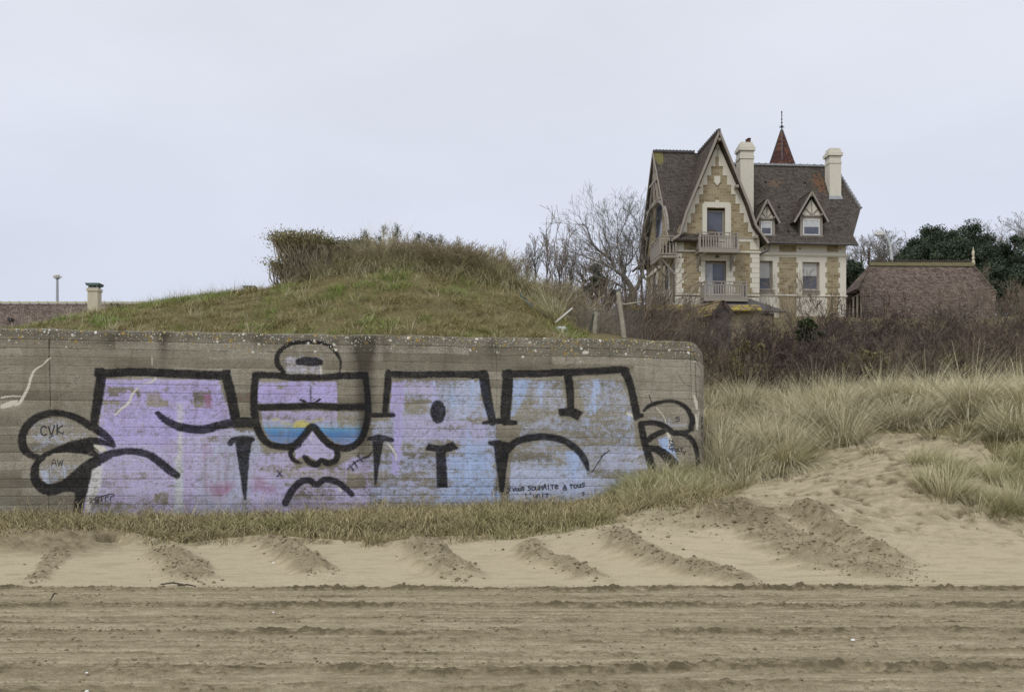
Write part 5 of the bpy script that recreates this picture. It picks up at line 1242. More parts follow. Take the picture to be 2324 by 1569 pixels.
LOWG = plant_mat('bank_grass', (.12, .095, .045), (.66, .57, .33), .5, .8, (.20, .23, .07))
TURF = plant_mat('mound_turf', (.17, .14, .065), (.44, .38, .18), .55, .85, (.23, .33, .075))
def hn(X, Y): # surface normal tilt ignored
    return H(X, Y)
def tuft_field(name, centers, radius, nper, length, mat, rng, lean=(0, 0), droop=(.3, .9), width=.008, spread=.75, patch=None, seg=3, Hf=None):
    """centers (N,2). one object of many tussocks"""
    n = len(centers); nper = np.asarray(nper) if np.ndim(nper) else np.full(n, nper); ci = np.repeat(np.arange(n), nper); N = len(ci)
    a = rng.uniform(0, 2*math.pi, N); rr = np.sqrt(rng.uniform(0, 1, N))*np.asarray(radius)[ci] if np.ndim(radius) else np.sqrt(rng.uniform(0, 1, N))*radius
    X = centers[ci, 0]+np.cos(a)*rr; Y = centers[ci, 1]+np.sin(a)*rr; Z = (Hf or H)(X, Y)-.02
    rn = rr/(np.asarray(radius)[ci] if np.ndim(radius) else radius)
    tl = rng.normal(0, .38, (n, 2)); d = np.stack([np.cos(a)*spread*(rn*.8+.15)+lean[0]+tl[ci, 0]+rng.normal(0, .12, N), np.sin(a)*spread*(rn*.8+.15)+lean[1]+tl[ci, 1]+rng.normal(0, .12, N), np.full(N, 1.)], 1)
    sc = rng.uniform(.7, 1.2, n)[ci]; Ln = (np.asarray(length)[ci] if np.ndim(length) else length)*sc*rng.uniform(.55, 1.15, N)
    V, Fc, al = blades(np.stack([X, Y, Z], 1), d, Ln, width*rng.uniform(.7, 1.3, N), rng, rng.uniform(droop[0], droop[1], N), seg)
    k = (seg+1)*2; tone = np.repeat(np.clip(rng.uniform(0, 1, N)*.6+rng.uniform(0, 1, n)[ci]*.4, 0, 1), k)
    pt = patch(X, Y) if patch is not None else X*0; pt = np.repeat(np.clip(pt+rng.uniform(-.15, .15, N), 0, 1), k)
    o = mesh_np(name, V, Fc, mat, attrs={'tone': tone, 'along': al, 'patch': pt}); return o
rng = np.random.RandomState(7)
# ---- marram on the dune, right
def scatter(n, x0, x1, y0, y1, cond):
    out_ = []
    while len(out_) < n:
        x = rng.uniform(x0, x1, 4000); y = rng.uniform(y0, y1, 4000); k = cond(x, y, rng.rand(4000)); out_ += list(zip(x[k], y[k]))
    return np.array(out_[:n])
# sand / grass boundary given in photo coordinates (x, lower edge of grass)
BND = [(1300, 1205), (1400, 1180), (1450, 1155), (1520, 1140), (1620, 1135), (1680, 1122), (1740, 1092), (1800, 1055), (1900, 1022), (1990, 998), (2080, 995), (2150, 1005), (2220, 1010), (2280, 1075), (2323, 1080), (2700, 1100)]
def photo(X, Y, Z=None):
    Z = H(X, Y) if Z is None else Z; return CX+X/Y*F, HY-(Z-EYE)/Y*F
def dune_ok(x, y, r):
    px, py = photo(x, y); lim = np.interp(px, [b[0] for b in BND], [b[1] for b in BND]); u, v = wall_uv(x, y)
    return (py < lim-4) & ((u > WL+.1) | (v < -.1)) & (px > 1380)
c = scatter(380, 2.2, 18, 17.5, 33, lambda x, y, r: dune_ok(x, y, r) & (r < np.interp(y, [17, 25, 33], [1., .8, .6])))
far_ = sstep(c[:, 1], 19, 26)
green_px = lambda X, Y: np.clip(.55-.16*(Y-18)+.3*fbm(X, Y, 9, 2), 0, .6)
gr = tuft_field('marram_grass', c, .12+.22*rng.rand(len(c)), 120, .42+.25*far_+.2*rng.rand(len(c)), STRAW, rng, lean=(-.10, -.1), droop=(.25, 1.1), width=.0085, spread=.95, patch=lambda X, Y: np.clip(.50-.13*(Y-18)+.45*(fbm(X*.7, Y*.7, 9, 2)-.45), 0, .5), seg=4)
tag(gr, 'pale straw marram grass covering the dune right of the bunker', kind='stuff')
c = scatter(135, 3.6, 18, 18.0, 32, lambda x, y, r: dune_ok(x, y, r))
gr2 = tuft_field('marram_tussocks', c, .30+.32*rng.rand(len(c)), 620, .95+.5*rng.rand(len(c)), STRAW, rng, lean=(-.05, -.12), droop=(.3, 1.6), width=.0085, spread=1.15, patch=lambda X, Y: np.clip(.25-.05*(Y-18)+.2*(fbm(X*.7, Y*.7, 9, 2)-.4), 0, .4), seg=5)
tag(gr2, 'tall arching marram tussocks merging into each other on the dune', kind='stuff')
def sparse_ok(x, y, r):
    px, py = photo(x, y); lim = np.interp(px, [2040, 2120, 2200, 2323, 2600], [1060, 1120, 1150, 1215, 1240])
    return (px > 2050) & (py < lim) & (py > 1040) & (fbm(x*1.3, y*1.3, 33, 2) > .47)
c = scatter(170, 7, 14, 16.5, 24, sparse_ok)
gr3 = tuft_field('sparse_marram', c, .15, 70, .52, STRAW, rng, lean=(.0, -.1), droop=(.1, .9), width=.0075, spread=1.0, patch=lambda X, Y: X*0+.35, seg=4)
tag(gr3, 'thin marram growing through the bare sand at the far right', kind='stuff')
# ---- grass bank at the foot of the wall
def bank_ok(x, y, r):
    px, py = photo(x, y); u, v = wall_uv(x, y)
    low = np.interp(px, [-300, 20, 150, 250, 330, 420, 500, 600, 700, 850, 1000, 1200, 1300, 1400, 1450], [1212, 1208, 1200, 1205, 1225, 1243, 1232, 1222, 1230, 1240, 1226, 1222, 1203, 1180, 1158])
    return (v < -.04) & (u < WL+.4) & (py < low) & (r < .25+.75*sstep(1215-py, 0, 30)+.0*px) & (px < 1640)
c = scatter(1750, -12.5, 4.8, 17.0, 22, bank_ok)
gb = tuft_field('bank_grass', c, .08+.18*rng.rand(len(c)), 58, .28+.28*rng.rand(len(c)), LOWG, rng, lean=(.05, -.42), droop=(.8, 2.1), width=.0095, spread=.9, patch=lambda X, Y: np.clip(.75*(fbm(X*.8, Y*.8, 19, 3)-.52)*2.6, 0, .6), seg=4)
tag(gb, 'drooping dry grass along the foot of the graffiti wall', kind='stuff')
c = scatter(34, 1.6, 4.4, 18.2, 21.6, lambda x, y, r: bank_ok(x, y, r) & (photo(x, y)[0] > 1400) & (wall_uv(x, y)[1] > -1.5))
gl_ = tuft_field('leaning_grass', c, .16, 150, .58, STRAW, rng, lean=(-.45, -.15), droop=(.3, 1.4), width=.008, spread=.7, patch=lambda X, Y: X*0+.6, seg=5)
tag(gl_, 'long greenish grass leaning over the foot of the bunker corner', kind='stuff')
# ---- turf of the mound
def mound_ok(x, y, r):
    u, v = wall_uv(x, y); px, py = photo(x, y); return (v > .35) & (py < 775) & (px < 1330)
c = scatter(5200, -15, 4.0, 20.4, 30.5, mound_ok)
gm = tuft_field('mound_turf', c, .16, 34, 0.08+.17*rng.rand(len(c))**3+.06*(fbm(c[:,0],c[:,1],3,3)>.52), TURF, rng, droop=(.2, 1.2), width=.011, spread=1.1, patch=lambda X, Y: np.clip((fbm(X*1.1, Y*1.1, 29, 4)-.42)*3.2, 0, .85), seg=2)
tag(gm, 'short green and brown turf on the mound above the wall', kind='stuff')
c = scatter(190, -5, 1.4, 25.6, 27.4, lambda x, y, r: (photo(x, y)[0] > 700) & (photo(x, y)[0] < 1260))
gc_ = tuft_field('crest_grass', c, .22, 85, .50+.42*rng.rand(len(c)), plant_mat('crest_straw', (.24, .21, .12), (.58, .52, .33), .45, .8, (.22, .24, .09)), rng, lean=(.05, -.35), droop=(.5, 1.9), width=.008, spread=.9, patch=lambda X, Y: X*0+.25, seg=4)
tag(gc_, 'shaggy straw grass draping over the crest of the mound', kind='stuff')
c = scatter(420, -11, 4.5, 21, 29.5, mound_ok)
gw = tuft_field('tall_straw', c, .08, 9, .35, STRAW, rng, droop=(.0, .6), width=.007, spread=.6, seg=3)
tag(gw, 'thin pale straw stems scattered over the mound', kind='stuff')
# ground colour under the plants: turf soil where grass grows
def turf_ground():
    m = M('turf_soil', .97, .1); v = m.co(); n = m.noise(v, 1.6, 6, .7); n2 = m.noise(v, 14, 5, .7)
    m.color(m.ramp(m.math('ADD', m.math('MULTIPLY', n, .5), m.math('MULTIPLY', n2, .5)), [(.3, (.08, .066, .036)), (.5, (.16, .135, .066)), (.68, (.25, .21, .11))])); m.bump(n2, .8, .05); return m.m
TSOIL = turf_ground(); ground.data.materials.append(TSOIL)
g_px, g_py = photo(X_, np.maximum(Y_, .1)*1.0, Z_); uG, vG = wall_uv(X_, Y_)
isveg = ((vG > .1) & (uG < WL+.0)) | (Y_ > 31) | ((Y_ > 16) & (g_py < np.interp(g_px, [b[0] for b in BND], [b[1] for b in BND])-12+8*(fbm(X_*2, Y_*2, 44, 2)-.5)) & (g_px > 1500))
low_ = np.interp(g_px, [-300, 20, 150, 250, 330, 420, 500, 600, 700, 850, 1000, 1200, 1300, 1400, 1450], [1212, 1208, 1200, 1205, 1225, 1243, 1232, 1222, 1230, 1240, 1226, 1222, 1203, 1180, 1158])
isveg |= (g_py < low_-10) & (Y_ > 16.5) & (uG < WL) & (g_px < 1500)
fm = isveg[:-1, :-1] & isveg[1:, 1:]
ground.data.polygons.foreach_set('material_index', fm.ravel().astype(np.int32))

# ---- twiggy shrubs
TWIG = plant_mat('dark_twig', (.070, .056, .049), (.120, .088, .077), .45, .9)
TWIGP = plant_mat('pale_twig', (.17, .135, .10), (.27, .22, .165), .35, .9)
TWIGB = plant_mat('brown_brush', (.28, .24, .165), (.52, .45, .31), .4, .9)
BARK = plant_mat('bark', (.12, .10, .082), (.20, .175, .15), .3, .9)
BARKG = plant_mat('grey_bark', (.15, .14, .12), (.27, .25, .225), .3, .9)
LEAF = plant_mat('evergreen_leaf', (.03, .042, .02), (.08, .10, .042), .5, .6)
LEAFD = plant_mat('pine_needles', (.042, .060, .040), (.088, .118, .070), .5, .7)
MIDG = plant_mat('mid_green_leaf', (.07, .075, .035), (.17, .17, .075), .5, .7)
OLIVE = plant_mat('olive_leaf', (.13, .12, .055), (.32, .29, .13), .5, .7)
def shrub_mesh(seed, h, w, nstem, spec, mat, r=.014, rmin=.005, lean=0, name='twigs'):
    rg = np.random.RandomState(seed); segs = []
    for i in range(nstem):
        a = rg.uniform(0, 2*math.pi); q = math.sqrt(rg.rand()); bx = math.cos(a)*q*w*.35; by = math.sin(a)*q*w*.35
        grow(rg, (bx, by, -.15), (math.cos(a)*q*w/h*.8+lean, math.sin(a)*q*w/h*.8, 1), h*rg.uniform(.65, 1.05), r, 0, spec, segs)
    return segs_mesh(name, segs, mat, rmin=rmin)
def place(src, name, x, y, z, rz, s, label, cat, group=None, sz=None):
    """a thing that shares the mesh of a shrub: an empty holding its twigs"""
    root = empty(name, (x, y, z), rz, label=label, cat=cat, group=group); root.scale = (s, s, sz or s)
    for i, q in enumerate(src):
        if q.get('used'): c_ = q.copy(); COL.objects.link(c_)
        else: c_ = q; q['used'] = 1
        c_.parent = root; c_.location = (0, 0, 0)
    return root
SPD = [(4, .10, 6, 32, .5, .05), (3, .12, 5, 38, .5, .04), (3, .12, 3, 40, .5, .03), (2, .12, 0, 0, 0, 0)]
TWIGR = plant_mat('reddish_twig', (.08, .054, .048), (.155, .102, .088), .45, .9); TWIGG = plant_mat('greyish_twig', (.10, .092, .070), (.20, .18, .14), .45, .9)
darks = [[shrub_mesh(100+i, 2.1, 2.6, (22, 17, 22, 15)[i], SPD, (TWIG, TWIGR, TWIG, TWIGG)[i], .016, .006)] for i in range(4)]
DB = [ # photo x, top y, base y, distance, width scale, label
 (1640, 742, 850, 33, 1.0, 'dark bare shrub just right of the bunker corner'),
 (1715, 722, 860, 35, 1.0, 'dark bare shrub in front of the porch gable'),
 (1790, 735, 850, 33, .95, 'dark bare shrub left of the small leafy evergreen'),
 (1600, 720, 800, 40, .9, 'dark bare shrub behind the bunker corner'),
 (1870, 712, 850, 36, 1.1, 'dark bare shrub below the right corner of the villa'),
 (1925, 700, 830, 40, 1.1, 'dark bare shrub below the gap between villa and low house'),
 (1990, 698, 830, 41, 1.2, 'dark bare shrub below the left end of the low house'),
 (1960, 760, 880, 31, 1.0, 'nearest dark bare shrub behind the pale dune grass'),
 (2060, 745, 880, 32, 1.05, 'dark bare shrub, middle of the front row in the dune thicket'),
 (2070, 702, 820, 42, 1.2, 'dark bare shrub below the middle of the low house roof'),
 (2140, 750, 870, 33, 1.0, 'dark bare shrub beneath the pale fan of twigs'),
 (2150, 705, 830, 43, 1.2, 'dark bare shrub below the right half of the low house roof'),
 (2220, 745, 840, 36, 1.1, 'dark bare shrub near the right edge, beside grass'),
 (2300, 720, 830, 38, 1.2, 'dark bare shrub at the right edge of the picture'),
 (2235, 690, 820, 44, 1.2, 'dark bare shrub below the right hip of the low house'),
 (2330, 690, 800, 46, 1.2, 'rearmost dark bare shrub at the right edge'),
 (1845, 770, 860, 31, .8, 'small dark bare shrub behind the tall straw tuft'),
 (1560, 715, 770, 46, 1.0, 'dark bare shrub below the villa balcony')]
for i, (px, ty, by, D, ws, lb) in enumerate(DB):
    x, y, zt = W(px, ty, D); zg = float(H(np.array([x]), np.array([y]))[0]); h = max(1.2, zt-zg); s = h/2.15
    r = place(darks[i % 4], 'bare_shrub', x, y, zg-.05, i*1.7, s*max(ws, 1.0), lb, 'shrub', 'dark bare shrubs of the dune thicket', sz=s)
# paler, taller brush standing in front of the buildings
SPP = [(5, .06, 5, 22, .55, .04), (4, .08, 4, 28, .55, .03), (3, .1, 3, 30, .5, .02), (2, .1, 0, 0, 0, 0)]
pales = [[shrub_mesh(200+i, 3.4, 2.8, 14, SPP, TWIGP, .011, .0055)] for i in range(4)]
PB = [(1790, 640, 48, 'pale bare bush in front of the villa ground floor windows'), (1835, 655, 46, 'pale bare bush below the right window of the villa'), (1905, 640, 50, 'pale bare bush hiding the right corner of the villa'),
 (1740, 680, 44, 'pale bare bush right of the porch gable'), (1985, 668, 52, 'pale bare bush before the timber end of the low house'), (2040, 672, 52, 'pale bare bush in front of the low house roof, left part'), (2105, 660, 50, 'pale bare bush in front of the low house roof, centre'),
 (2170, 675, 52, 'pale bare bush in front of the low house roof, right part'), (2235, 640, 48, 'pale bare bush in front of the right hip of the low house'), (2300, 640, 50, 'pale bare bush at the right edge before the evergreens'),
 (1515, 665, 46, 'pale bare bush in front of the side of the villa'), (1470, 680, 42, 'pale bare bush right of the leaning fence post'), (1560, 690, 48, 'pale bare bush below the villa balcony'), (1600, 700, 44, 'pale bare bush beside the porch gable'), (2270, 690, 40, 'pale bare bush over the right end of the dark thicket'), (2160, 745, 30.3, 'pale bare fan of twigs in front of the dark thicket'), (2235, 765, 30.8, 'pale twig fan at the right of the dark thicket'), (1985, 785, 30.2, 'small pale twig fan left of the large one in the thicket'), (1675, 775, 30.3, 'pale twigs at the foot of the thicket beside the bunker')]
pale_thin = [[shrub_mesh(240+i, 3.4, 2.4, 6, SPP, TWIGP, .010, .0055)] for i in range(2)]
for i, (px, ty, D, lb) in enumerate(PB):
    x, y, zt = W(px, ty, D); zg = float(H(np.array([x]), np.array([y]))[0]); h = max(1.3, zt-zg); s = h/3.5
    place(pale_thin[i % 2] if (1970 < px < 2200 and D > 40) or px in (1790, 1835, 1905, 1560, 1600, 1515, 1740) else pales[i % 4], 'bare_bush', x, y, zg-.05, i*2.1, s, lb, 'bush', 'pale bare bushes before the houses')
# brush on and beside the mound (brown, dense, fine)
SPB = [(4, .10, 7, 24, .5, .03), (3, .13, 4, 30, .5, .02), (2, .15, 0, 0, 0, 0)]
browns = [[shrub_mesh(340+i, 3.4, 3.6, 20, SPP, (TWIGP, TWIG, TWIGG)[i], .011, .0055)] for i in range(3)]
brush = [[shrub_mesh(300+i, 1.3, 1.5, 60, SPB, TWIGB, .010, .0055)] for i in range(3)]
BR = [(900, 545, 27, 'brown brushwood clump beside the dark hedge on the mound'), (955, 550, 27.2, 'brown brushwood below the pine tips on the mound'), (1005, 560, 27, 'brown brushwood in the middle of the mound crest'), (1050, 572, 27.3, 'brown brushwood on the sloping right of the mound crest'),
 (1095, 590, 27, 'brown brushwood lower right on the mound'), (1140, 605, 27, 'last brown brushwood before the bare saplings'), (860, 550, 27.6, 'brown brushwood left of the pine tips'), (1215, 625, 29, 'rounded brown brush beside the bare saplings'), (1255, 640, 29, 'rounded brown brush behind the white plank'), (1290, 665, 28, 'brown brush left of the fence posts'),
 (1230, 660, 27, 'small brown brush above the blue-green netting'), (1180, 632, 28.5, 'brown brush at the right foot of the mound crest'), (1350, 660, 33, 'brown brush behind the fence'), (1320, 700, 31, 'low brown brush behind the fence posts'), (1440, 715, 34, 'low brown brush beside the tall fence post'), (1500, 722, 36, 'low brown brush below the garden wall'), (1550, 735, 33, 'low brown brush above the bunker lip'), (800, 575, 27.1, 'brown brushwood low before the dark hedge'), (925, 575, 26.6, 'front brown brushwood below the pine tips'), (980, 580, 26.5, 'front brown brushwood in the centre of the crest'), (1035, 595, 26.5, 'front brown brushwood right of the centre of the crest'), (1300, 625, 45, 'tall brown brush beyond the mound, leftmost'), (1335, 640, 47, 'tall brown brush before the conifer'), (1375, 648, 48, 'tall brown brush below the limbs of the great bare tree'), (1415, 655, 50, 'tall brown brush at the foot of the great bare tree'), (1455, 672, 50, 'tall brown brush between the great tree and the villa'), (1690, 715, 44, 'low brown brush right of the porch gable'), (1750, 712, 45, 'low brown brush before the villa foundation'), (1400, 690, 40, 'low brown brush behind the tall fence post'), (1075, 600, 26.6, 'front brown brushwood where the crest slopes down')]
for i, (px, ty, D, lb) in enumerate(BR):
    x, y, zt = W(px, ty, D); zg = float(H(np.array([x]), np.array([y]))[0]); h = max(.7, zt-zg); s = h/1.42
    if D > 31: s = h/3.5; place(browns[i % 3], 'brushwood', x, y, zg-.05, i*1.3, max(s, .75), lb, 'shrub', 'brown brushwood behind the bunker', sz=s)
    else: place(brush[i % 3], 'brushwood', x, y, zg-.05, i*1.3, max(s, .8), lb, 'shrub', 'brown brushwood on and beside the mound', sz=s)
# wind-shaped hedge on the left of the mound: twigs swept, leafy top
def hedge(px0, px1, ty, by, D, label, seed, leafm=OLIVE, lean=-.5, dense=1.0):
    rg = np.random.RandomState(seed); x0 = W(px0, ty, D)[0]; x1 = W(px1, ty, D)[0]; zt = W(px0, ty, D)[2]; xm = (x0+x1)/2; zg = float(H(np.array([xm]), np.array([D]))[0])
    root = empty('hedge', (xm, D, zg), label=label, cat='hedge'); w = x1-x0; h = zt-zg; segs = []; L = []
    for i in range(int(260*w*dense)):
        bx = rg.uniform(-w/2, w/2)+.15*h; tx = rg.uniform(-w/2, w/2); by_ = rg.uniform(-.5, .5); yy = rg.uniform(-.8, .8)
        top = np.array([tx, yy, h*rg.uniform(.82, 1.0)]); p = np.array([tx*.5+bx*.5-lean*.25, by_, -.1]); n = 5; mid = (p+top)/2+np.array([rg.normal(0, .12)-lean*.25, -.1, -.1*h])
        pts = catmull([p, mid, top], 3)
        for a, b in zip(pts[:-1], pts[1:]): segs.append((a, b, .011, .009, 1))
        for k in range(3):
            q = pts[-1-k]; dd = rg.normal(0, 1, 3); dd[2] = abs(dd[2])*.8; dd /= np.linalg.norm(dd); e_ = q+dd*rg.uniform(.08, .25); segs.append((q, e_, .006, .004, 3))
        for k in range(18):
            q = top+rg.normal(0, 1, 3)*np.array([.16, .2, .06*h]); q[2] = min(q[2], h*1.02+rg.normal(0, .02)); L.append(q)
    segs_mesh('twigs', segs, TWIGB, root, rmin=.005)
    L = np.array(L); V, Fc = leaves(L, .024, rg); k = 4; mesh_np('foliage', V, Fc, leafm, root, attrs={'tone': np.repeat(rg.rand(len(L)), k), 'along': np.repeat(rg.rand(len(L)), k), 'patch': np.zeros(len(V))})
    return root
hedge(630, 738, 540, 650, 27.0, 'wind-clipped hedge clump with swept grey stems, leftmost on the mound', 1, lean=-.35, dense=1.6)
hedge(715, 860, 556, 640, 27.6, 'dark clipped hedge in the middle of the mound crest', 2, MIDG, lean=-.2, dense=1.3)
hedge(625, 645, 600, 650, 27.2, 'small leafy shrub hanging at the left end of the hedge', 3, lean=-.2)
# swept dead stalks under the left hedge
SW = []; rg = np.random.RandomState(12)
for i in range(900):
    sx = rg.uniform(645, 745); sy = rg.uniform(560, 640); p = np.array(W(sx, sy, 26.7-rg.rand()*.5)); Ls = rg.uniform(.4, 1.0)
    q = p+np.array([rg.normal(.35, .15), -.1, -.75])*Ls; m_ = (p+q)/2+np.array([-.1, -.05, -.03]); pts = catmull([p, m_, q], 3)
    zz_ = H(pts[:, 0], pts[:, 1])+.02; pts[:, 2] = np.maximum(pts[:, 2], zz_)
    for a, b in zip(pts[:-1], pts[1:]): SW.append((a, b, .008, .006, rg.randint(1, 4)))
o = segs_mesh('swept_stalks', SW, plant_mat('dead_stalk', (.20, .165, .115), (.34, .29, .21), .4, .9)); tag(o, 'pale dead stalks swept down below the left hedge', kind='stuff')
# straw tufts on the crest and in the thicket
def tuft(px, py, D, n, L, label, name='marram_tuft', r=.18, lean=(0, 0), mat=None, droop=(.15, .8), spread=.8):
    rg = np.random.RandomState(int(px)); x = (px-CX)/F*D; c = np.array([[x, D]])
    zg = float(H(np.array([x]), np.array([D]))[0])
    a = rg.uniform(0, 6.28, n); q = np.sqrt(rg.rand(n)); P = np.stack([np.cos(a)*q*r, np.sin(a)*q*r, H(x+np.cos(a)*q*r, D+np.sin(a)*q*r)-zg-.02], 1)
    d = np.stack([np.cos(a)*q*spread+lean[0]+rg.normal(0, .15, n), np.sin(a)*q*spread+lean[1]+rg.normal(0, .15, n), np.ones(n)], 1)
    V, Fc, al = blades(P, d, L*rg.uniform(.55, 1.1, n), .0085*np.ones(n), rg, rg.uniform(*droop, n), 4)
    o = mesh_np(name, V, Fc, mat or STRAW, attrs={'tone': np.repeat(rg.rand(n), 10), 'along': al, 'patch': np.repeat(np.clip(rg.normal(.1, .15, n), 0, 1), 10)})
    o.location = (x, D, zg); return tag(o, label, 'grass tuft')
tuft(870, 610, 26.4, 260, 1.25, 'tall pale grass tuft beside the dark hedge on the mound', lean=(-.25, 0), droop=(0, .4))
tuft(1115, 660, 26.3, 200, 1.0, 'pale grass tuft among the brushwood at the right of the mound', droop=(0, .4))
tuft(1250, 720, 24.5, 160, .9, 'pale grass tuft above the blue-green netting', lean=(-.4, 0))
tuft(1850, 850, 30.5, 420, 1.35, 'tall straw tuft standing against the dark thicket', r=.35, droop=(.1, .6))
tuft(1890, 845, 31, 420, 1.25, 'second straw tuft against the dark thicket, right of the tallest', r=.4, droop=(.1, .6))
g_ = p2ground(2140, 1128); tuft(2140, 1128, g_[1], 260, .62, 'larger isolated green-tinged tuft on the bare dune sand', r=.28, mat=STRAW)
g_ = p2ground(2100, 1110); tuft(2098, 1110, g_[1], 90, .5, 'sparse tuft left of the larger one on the bare sand', r=.2)
g_ = p2ground(2295, 1150); tuft(2295, 1150, g_[1], 220, .6, 'tuft on bare sand at the right edge', r=.3)
g_ = p2ground(2215, 1160); tuft(2215, 1160, g_[1], 60, .4, 'small thin tuft between the two sand tufts', r=.2)
g_ = p2ground(1985, 1025); tuft(1985, 1025, g_[1], 120, .35, 'small flat brown tuft at the upper edge of the bare sand', r=.22, droop=(.6, 1.4))
# ---- pine tips behind the mound crest
def pine(px, ty, D, label, h=1.5):
    rg = np.random.RandomState(int(px)); x, y, zt = W(px, ty, D); zg = float(H(np.array([x]), np.array([y]))[0]); root = empty('young_pine', (x, y, zg), label=label, cat='pine'); hh = zt-zg; segs = [(np.array([0, 0, -.1]), np.array([0, 0, hh]), .03, .012, 0)]; L = []
    for k in range(9):
        z = hh*(1-.08*k)-.04; a = rg.uniform(0, 6.28); l = .08+.035*k; e_ = np.array([math.cos(a)*l, math.sin(a)*l, z+.06]); segs.append((np.array([0, 0, z-.05]), e_, .012, .008, 1))
        for q in range(70): L.append(e_+rg.normal(0, .055, 3))
    segs_mesh('trunk', segs, BARK, root); L = np.array(L); V, Fc = leaves(L, .055, rg, aspect=.12); mesh_np('crown', V, Fc, LEAFD, root, attrs={'tone': np.repeat(rg.rand(len(L)), 4), 'along': np.repeat(rg.rand(len(L)), 4), 'patch': np.zeros(len(V))})
for px, ty, lb in ((822, 536, 'dark young pine tip, leftmost above the mound crest'), (834, 532, 'dark young pine tip, second from left above the crest'), (869, 519, 'tall dark pine tip left of centre above the crest'), (901, 519, 'tall dark pine tip right of the other tall one'), (893, 534, 'short pine tip between the tall pair and the brush'), (952, 534, 'lone small pine tip right of the tall pair'), (968, 540, 'low pine tip beside the lone one'), (986, 546, 'low dark pine tip near the right group'), (996, 543, 'rightmost dark pine tip above the crest')):
    pine(px, ty, 29.5, lb)
# ---- leafy evergreen in the thicket
def leafy(name, px, ty, by, D, w, n, label, leafm=LEAF, size=.06, cat='evergreen shrub', tr=True, clumps=30, cone=False):
    rg = np.random.RandomState(int(px+ty)); x, y, zt = W(px, ty, D); zg = float(H(np.array([x]), np.array([y]))[0]); zb_ = W(px, by, D)[2]-zg if by else 0; root = empty(name, (x, y, zg), label=label, cat=cat); h = zt-zg
    cl = []; segs = [(np.array([0, 0, -.2]), np.array([0, 0, h*.6]), .05*h/2, .03, 0)]
    for k in range(clumps):
        a = rg.uniform(0, 6.28); q = rg.rand()**.5; z = zb_+(h-zb_)*rg.uniform(.05, .93); f_ = (1.02-(z-zb_)/(h-zb_)) if cone else math.sin(math.pi*min(.97, (z-zb_)/(h-zb_)*.75+.2)); c_ = np.array([math.cos(a)*q*w/2*f_, math.sin(a)*q*w/2*f_, z]); cl.append(c_); segs.append((np.array([0, 0, z*.6]), c_, .03, .012, 1))
    cl = np.array(cl); i = rg.randint(0, clumps, n); rad = (w/2*(.16 if cone else .30))*rg.uniform(.5, 1.25, clumps); L = cl[i]+(lambda v: v/np.linalg.norm(v, axis=1, keepdims=True))(rg.normal(0, 1, (n, 3)))*(rg.rand(n, 1)**.45)*rad[i][:, None]*np.array([1, 1, .8])
    segs_mesh('trunk', segs, BARK, root); V, Fc = leaves(L, size, rg); tn = np.clip(rg.rand(clumps)[i]*.6+rg.rand(n)*.4, 0, 1)
    mesh_np('crown', V, Fc, leafm, root, attrs={'tone': np.repeat(tn, 4), 'along': np.repeat(rg.rand(n), 4), 'patch': np.zeros(len(V))}); return root
leafy('evergreen_shrub', 1838, 722, 775, 33.5, 1.0, 5000, 'small glossy evergreen shrub among the bare dune shrubs', size=.045)
leafy('evergreen_shrub', 1700, 770, 850, 31.5, 1.2, 2500, 'low green shrub at the foot of the dark thicket near the bunker', OLIVE, .04)
leafy('evergreen_shrub', 1965, 790, 860, 31, 1.5, 2200, 'low olive shrub under the middle of the dark thicket', OLIVE, .04)
leafy('evergreen_shrub', 2185, 800, 860, 31.5, 1.6, 1800, 'low olive shrub under the right part of the dark thicket', OLIVE, .04)
# ---- trees
def tree(px, base_py, D, top_py, spec, r, seed, label, mat=BARK, name='bare_tree', lean=(0, 0), gdrop=0, group=None, rmin=.008, cat='tree', width=None):
    rg = np.random.RandomState(seed); x, y, zt = W(px, top_py, D); zg = W(px, base_py, D)[2]-gdrop; h = zt-zg; segs = []
    grow(rg, (0, 0, 0), (lean[0], lean[1], 1), h*.8, r, 0, spec, segs)
    top = max(s[1][2] for s in segs); k = h/top
    segs = [(a*np.array([1, 1, k]), b*np.array([1, 1, k]), c_, d_, e_) for a, b, c_, d_, e_ in segs]
    root = empty(name, (x, y, zg), label=label, cat=cat, group=group)
    segs_mesh('trunk', [s for s in segs if s[4] == 0], mat, root, sides=6); segs_mesh('crown', [s for s in segs if s[4] > 0], mat, root, rmin=rmin); return root
SPT = [(9, .04, 16, 20, .5, .02), (6, .06, 5, 22, .5, .06), (4, .08, 3, 26, .5, .05), (3, .1, 0, 0, 0, 0)]
for px, tp, sd_, D, lb in ((1190, 548, 1, 60, 'leftmost slim bare sapling beyond the mound'), (1212, 535, 2, 62, 'slim bare sapling left of the tallest one beyond the mound'), (1240, 516, 3, 60, 'tallest slim bare sapling beyond the mound'), (1270, 535, 4, 61, 'slim bare sapling right of the tallest one'), (1298, 560, 5, 64, 'small bare sapling between the slim ones and the great bare tree')):
    tree(px, 690, D, tp, SPT, .07, sd_, lb, BARKG, 'bare_sapling', group='slim bare saplings beyond the mound', rmin=.009)
